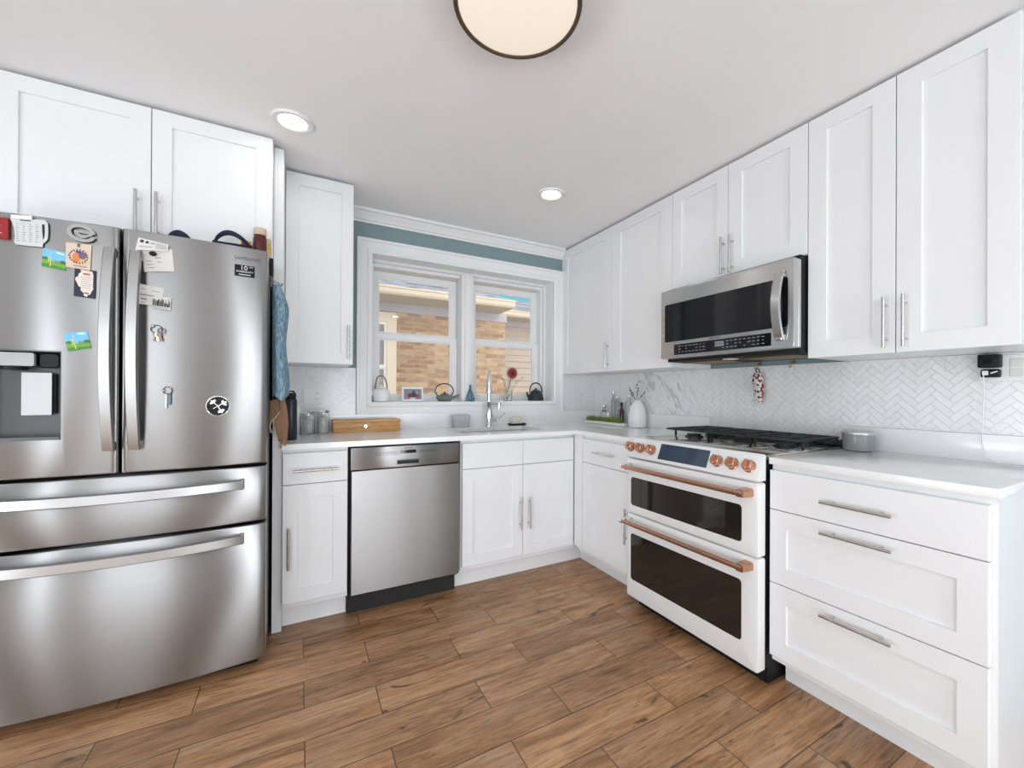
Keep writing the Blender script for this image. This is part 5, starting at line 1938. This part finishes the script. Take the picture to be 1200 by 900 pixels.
t = thing('visor', 'navy visor with an open curved band on top of the refrigerator beside the jars', 'visor', (-2.54, YT, ZF))
mb = MB(NAVYCL)
L = []
n = 22
for k in range(n + 1):
    f = k / n
    x = -2.598 + 0.134 * f
    z = ZF + 0.066 + 0.054 * math.sin(PI * f ** 0.8) ** 0.75
    y = YT + 0.008 - 0.012 * math.sin(PI * f)
    L.append([(x, y - 0.012, z - 0.012), (x, y - 0.010, z + 0.006), (x, y + 0.010, z + 0.008), (x, y + 0.012, z - 0.010)])
mb.loft(L)
mb.build('band', t, smooth=50)
mb = MB(NAVYCL)
L = []
for k in range(n + 1):
    f = k / n
    x = -2.602 + 0.142 * f
    w = 0.026 * math.sin(PI * (0.08 + 0.84 * f)) ** 0.6
    zc = ZF + 0.072
    L.append([(x, YT - w * 0.8, zc - 0.010), (x, YT - w * 0.8, zc - 0.002), (x, YT + w * 0.6, zc + 0.008), (x, YT + w * 0.6, ZF + 0.0005), (x, YT + w * 0.3, ZF + 0.0005)])
mb.loft(L)
mb.build('peak', t, smooth=50)
mb = MB(col('packet_yellow', (222, 180, 70)))
L = []
for i in range(7):
    f = i / 6
    z = ZF + 0.0003 + 0.105 * f
    d = 0.008 * math.sin(PI * f) + 0.002
    L.append([(-2.506, -0.676, z), (-2.487, -0.676 - d, z), (-2.466, -0.676, z), (-2.487, -0.676 + d, z)])
mb.loft(L)
mb.prism([(-2.502, ZF + 0.075), (-2.478, ZF + 0.070), (-2.480, ZF + 0.092), (-2.500, ZF + 0.097)], backface(-0.686), 0, 0.001, col('packet_red', (150, 40, 40)))
tag(mb.build('snack_packet'), 'yellow and red snack packet standing behind the navy visor', 'packet')


def topjar(x, y, r, h, m, capm, label):
    t = thing('jar', label, 'jar', (x, y, ZF))
    mb = MB(m)
    mb.lathe([(r * 0.92, 0), (r, 0.004), (r, h * 0.70), (r * 0.86, h * 0.80)], (x, y, ZF), seg=20)
    mb.build('body', t)
    mb = MB(capm)
    mb.lathe([(r * 0.94, h * 0.805), (r * 0.96, h * 0.82), (r * 0.96, h * 0.97), (r * 0.90, h), (0.001, h)], (x, y, ZF), seg=20)
    mb.build('lid', t)


CAPB = col('beige_lid', (206, 190, 158))
topjar(-2.430, -0.728, 0.0265, 0.152, mat('dark_red_jam', srgb(82, 26, 24), 0.15), CAPB, 'dark red jam jar with a beige lid on top of the refrigerator')
topjar(-2.406, -0.683, 0.0170, 0.124, mat('yellow_honey', srgb(214, 180, 96), 0.15), CAPB, 'small yellow jar just behind the dark red jam jar')

# ================================================================== hanging on the refrigerator's side
SIDE = -2.3938
t = thing('magnetic_hook', 'grey magnetic clip hook on the side of the refrigerator above the blue towel', 'hook', (SIDE, -0.72, 1.64))
mb = MB(DKGREY)
mb.box(SIDE + 0.0003, SIDE + 0.012, -0.745, -0.695, 1.640, 1.690, bev=0.003)
mb.build('base', t)
mb = MB(NICKEL)
mb.tube(smooth_pts([(SIDE + 0.012, -0.72, 1.676), (SIDE + 0.034, -0.72, 1.668), (SIDE + 0.046, -0.72, 1.650), (SIDE + 0.050, -0.72, 1.668)], 4), 0.0035, seg=8)
mb.build('clip', t)
mb = MB(BLACK)
mb.box(SIDE + 0.0003, SIDE + 0.014, -0.736, -0.704, 1.692, 1.772, bev=0.002)
tag(mb.build('magnetic_strip'), 'black strip magnet standing above the clip on the side of the refrigerator', 'magnet')
KNIT = mat('blue_knit', srgb(112, 152, 178), 0.95)
k_ = N(KNIT)
f_ = k_.noise(k_.mapping(k_.geo(), (300, 260, 26)), 1.0, 3, 0.7)
k_.l(k_.ramp(f_, [(0.3, srgb(52, 80, 100)), (0.48, srgb(112, 146, 168)), (0.66, srgb(176, 198, 208))]), k_.b.inputs['Base Color'])
k_.bump(f_, 0.7, 0.004)
mb = MB(KNIT)
L = []
n = 40
for i in range(27):
    f = i / 26
    z = 1.655 - 0.515 * f
    xw = 0.016 + 0.012 * min(1, f * 5) + 0.003 * math.sin(f * 9)
    yw = 0.030 + 0.045 * min(1, f * 2.2)
    if i == 26:
        xw *= 0.8
    xc = SIDE + 0.010 + xw + 0.006 * f
    yc = -0.715 + 0.006 * math.sin(f * 4)
    L.append([(xc + xw * math.cos(a) * (1 + 0.16 * math.sin(7 * a + f * 2)) , yc + yw * math.sin(a) * (1 + 0.05 * math.sin(5 * a)), z + 0.012 * math.sin(2 * a) * (f > 0.9)) for a in [2 * PI * k / n for k in range(n)]])
mb.loft(L)
tag(mb.build('knit_towel', smooth=60), 'blue knitted towel hanging on the side of the refrigerator', 'towel')
mb = MB(mat('brown_suede', srgb(150, 116, 88), 0.9))
L = []
for i in range(17):
    f = i / 16
    z = 1.139 - 0.206 * f
    xw = 0.011 + 0.013 * math.sin(PI * min(1, 0.2 + f * 0.75))
    xc = SIDE + 0.040 + 0.014 * f
    yw = 0.020 + 0.030 * math.sin(PI * min(1, 0.15 + 0.8 * f))
    sk = 0.030 * max(0, f - 0.55)          # the hem hangs lower on the outer corner
    L.append([(xc + xw * math.cos(a) * (1 + 0.30 * math.sin(3 * a + f * 3)), -0.72 + yw * math.sin(a) * (1 + 0.1 * math.cos(5 * a)), z - sk * math.cos(a)) for a in [2 * PI * k / 28 for k in range(28)]])
mb.loft(L)
# front flap folded over, pale along its hem
flap = [(SIDE + 0.008, 1.130), (SIDE + 0.040, 1.136), (SIDE + 0.046, 1.080), (SIDE + 0.014, 1.035), (SIDE + 0.010, 1.000), (SIDE + 0.020, 0.985), (SIDE + 0.006, 0.985), (SIDE + 0.004, 1.040)]
mb.prism(flap, backface(-0.772), 0, 0.006, mat('olive_suede', srgb(112, 88, 66), 0.9), 0.002)
hem = smooth_pts([(SIDE + 0.046, -0.780, 1.082), (SIDE + 0.030, -0.780, 1.056), (SIDE + 0.014, -0.780, 1.036), (SIDE + 0.009, -0.780, 1.010), (SIDE + 0.018, -0.780, 0.986)], 4)
mb.tube(hem, 0.0022, mat('suede_hem', srgb(196, 176, 150), 0.9), seg=6)
tag(mb.build('suede_cloth', smooth=60), 'brown suede cloth hanging below the blue towel beside the refrigerator', 'cloth')

# ================================================================== ceiling lamps
def emit(name, color, strength):
    m = bpy.data.materials.new(name)
    m.use_nodes = True
    b = m.node_tree.nodes['Principled BSDF']
    b.inputs['Base Color'].default_value = (0.4, 0.4, 0.4, 1)
    b.inputs['Emission Color'].default_value = (*color, 1)
    b.inputs['Emission Strength'].default_value = strength
    return m


LENS = emit('downlight_lens', (1.0, 0.985, 0.97), 24)


def downlight(x, y, label):
    t = thing('recessed_light', label, 'ceiling light', (x, y, CEIL_Z - 0.011), 'recessed ceiling lights')
    mb = MB(PLATE)
    mb.lathe([(0.083, 0.0108), (0.083, 0.006), (0.079, 0.001), (0.066, 0.0), (0.056, 0.004), (0.054, 0.0108)], (x, y, CEIL_Z - 0.0112), seg=36, cap=False)
    mb.build('trim_ring', t)
    mb = MB(LENS)
    mb.lathe([(0.0535, 0.0), (0.0535, 0.003), (0.001, 0.003)], (x, y, CEIL_Z - 0.0062), seg=32, cap=False)
    mb.lathe([(0.0535, 0.0), (0.001, 0.0)], (x, y, CEIL_Z - 0.0062), seg=32, cap=False)
    mb.build('lens', t)


downlight(-2.305, -0.830, 'recessed ceiling light near the cabinet above the refrigerator')
downlight(-0.962, -0.820, 'recessed ceiling light in front of the window')
downlight(-3.45, -2.2, 'unseen, added recessed ceiling light over the left side of the room')  # added out of view for streaks in the fridge steel
downlight(-0.962, -3.4, 'unseen, added recessed ceiling light over the right side of the room behind the camera')  # added out of view, for reflections in the steel
downlight(-2.9, -4.2, 'unseen, added recessed ceiling light far behind the camera')  # another unseen lamp added for the steel reflections

t = thing('flush_mount_lamp', 'round ceiling lamp with a dark rim and cream glass at the top of the photo', 'ceiling light', (-1.72, -1.873, 2.28))
lx, ly = -1.72, -1.873
mb = MB(mat('bronze_rim', srgb(92, 80, 64), 0.45, 0.6))
mb.lathe([(0.15, 2.365), (0.186, 2.362), (0.188, 2.300), (0.1865, 2.296), (0.176, 2.296), (0.174, 2.300), (0.174, 2.355)], (lx, ly, 0), seg=56, cap=False)
mb.build('rim', t)
mb = MB(emit('cream_glass', srgb(250, 232, 208), 0.70))
mb.lathe([(0.1735, 2.302), (0.1735, 2.299), (0.15, 2.290), (0.10, 2.282), (0.05, 2.279), (0.001, 2.278)], (lx, ly, 0), seg=56, cap=False)
mb.build('diffuser', t)

# ================================================================== the neighbouring houses
t = thing('brick_house', 'neighbouring tan brick house seen through the window panes', 'house', (-3.0, 5.5, -0.6))
MB(BRICK).box(-8.0, 0.715, 3.40, 8.0, -0.6, 2.47).build('wall', t, smooth=0)
MB(FRIEZE).box(-8.02, 0.735, 3.375, 3.40, 2.34, 2.47).build('frieze_board', t, smooth=0)
MB(EAVE).box(-8.3, 0.60, 2.86, 3.42, 2.470, 2.490).build('soffit', t, smooth=0)
mb = MB(CREAM)
mb.loft([[(x, 2.86 - a, z) for a, z in ((0, 2.475), (0.05, 2.475), (0.075, 2.50), (0.085, 2.545), (0.105, 2.555), (0.105, 2.57), (0.0, 2.57))] for x in (-8.3, 0.60)])
mb.build('gutter', t, smooth=0)
mb = MB(SHINGLE)
cr, nr = 0.145, 40
for k in range(nr):
    y0, y1 = 2.80 + k * cr * 0.9, 2.80 + (k + 1) * cr * 0.9
    z0, z1 = 2.572 + k * cr * 0.42, 2.572 + (k + 1) * cr * 0.42
    xr = 0.60 - k * cr * 0.9 * 1.35
    mb.loft([[(x, y0, z0), (x, y0, z0 + 0.022), (x, y1 + 0.03, z1 + 0.006), (x, y1 + 0.03, z1 - 0.02)] for x in (-8.3, xr)])
mb.build('roof', t, smooth=0)
mb = MB(CREAM)
mb.grid([-2.20, -2.07, -1.175, -1.045], [0.80, 0.92, 2.19, 2.325], lambda i, j: not (i == 1 and j == 1), lambda u, v, w: (u, 3.40 - w, v), -0.02, 0.045)
for (z0, z1, y) in ((1.52, 2.19, 3.395), (0.92, 1.545, 3.405)):
    mb.grid([-2.07, -2.025, -1.215, -1.175], [z0, z0 + 0.045, z1 - 0.045, z1], lambda i, j: not (i == 1 and j == 1), lambda u, v, w: (u, y - w, v), 0.0, 0.02, PLATE)
w_ = mb.build('window', t, smooth=0)
mb = MB(mat('grey_blind', srgb(150, 150, 152), 0.6))
z = 0.93
while z < 2.17:
    mb.box(-2.06, -1.19, 3.396, 3.404, z, z + 0.040)
    z += 0.052
b_ = mb.build('blind', w_, smooth=0)
mb = MB(mat('dark_pane', srgb(96, 98, 100), 0.2))
mb.box(-2.065, -1.18, 3.4045, 3.41, 0.925, 2.185)
mb.build('pane', w_, smooth=0)

t = thing('siding_house', 'taupe lap-sided house with grey roof seen through the right window, beyond the brick house', 'house', (3.0, 6.0, -0.6))
mb = MB(SIDING)
MB(SIDING).box(0.86, 9.0, 4.12, 9.0, -0.6, 2.50).build('wall', t, smooth=0)
z, ch = -0.6, 0.118
while z < 2.46:
    mb.loft([[(x, 4.119, z), (x, 4.088, z), (x, 4.088, z + 0.008), (x, 4.108, z + ch), (x, 4.119, z + ch)] for x in (0.86, 9.0)])
    z += ch
mb.build('siding', t, smooth=0)
MB(FRIEZE).box(0.745, 9.02, 4.05, 4.118, 2.40, 2.50).build('frieze_board', t, smooth=0)
MB(EAVE).box(0.745, 9.3, 3.66, 4.12, 2.50, 2.52).build('soffit', t, smooth=0)
mb = MB(CREAM)
mb.loft([[(x, 3.66 - a, z) for a, z in ((0, 2.505), (0.05, 2.505), (0.075, 2.53), (0.085, 2.575), (0.10, 2.585), (0.10, 2.60), (0.0, 2.60))] for x in (0.745, 9.3)])
mb.build('gutter', t, smooth=0)
mb = MB(SHINGLE)
for k in range(13):
    y0, y1 = 3.60 + k * 0.13, 3.60 + (k + 1) * 0.13
    z0, z1 = 2.602 + k * 0.0445, 2.602 + (k + 1) * 0.0445
    mb.loft([[(x, y0, z0), (x, y0, z0 + 0.022), (x, y1 + 0.03, z1 + 0.006), (x, y1 + 0.03, z1 - 0.02)] for x in (0.745, 9.3)])
mb.box(0.745, 9.3, 5.27, 5.42, 3.165, 3.197)
mb.build('roof', t, smooth=0)
struct(MB(grain(mat('concrete_path', srgb(170, 168, 164), 0.9), 0.05, 3)).box(-12, 12, 0.35, 14, -0.7, -0.6).build('ground', smooth=0))
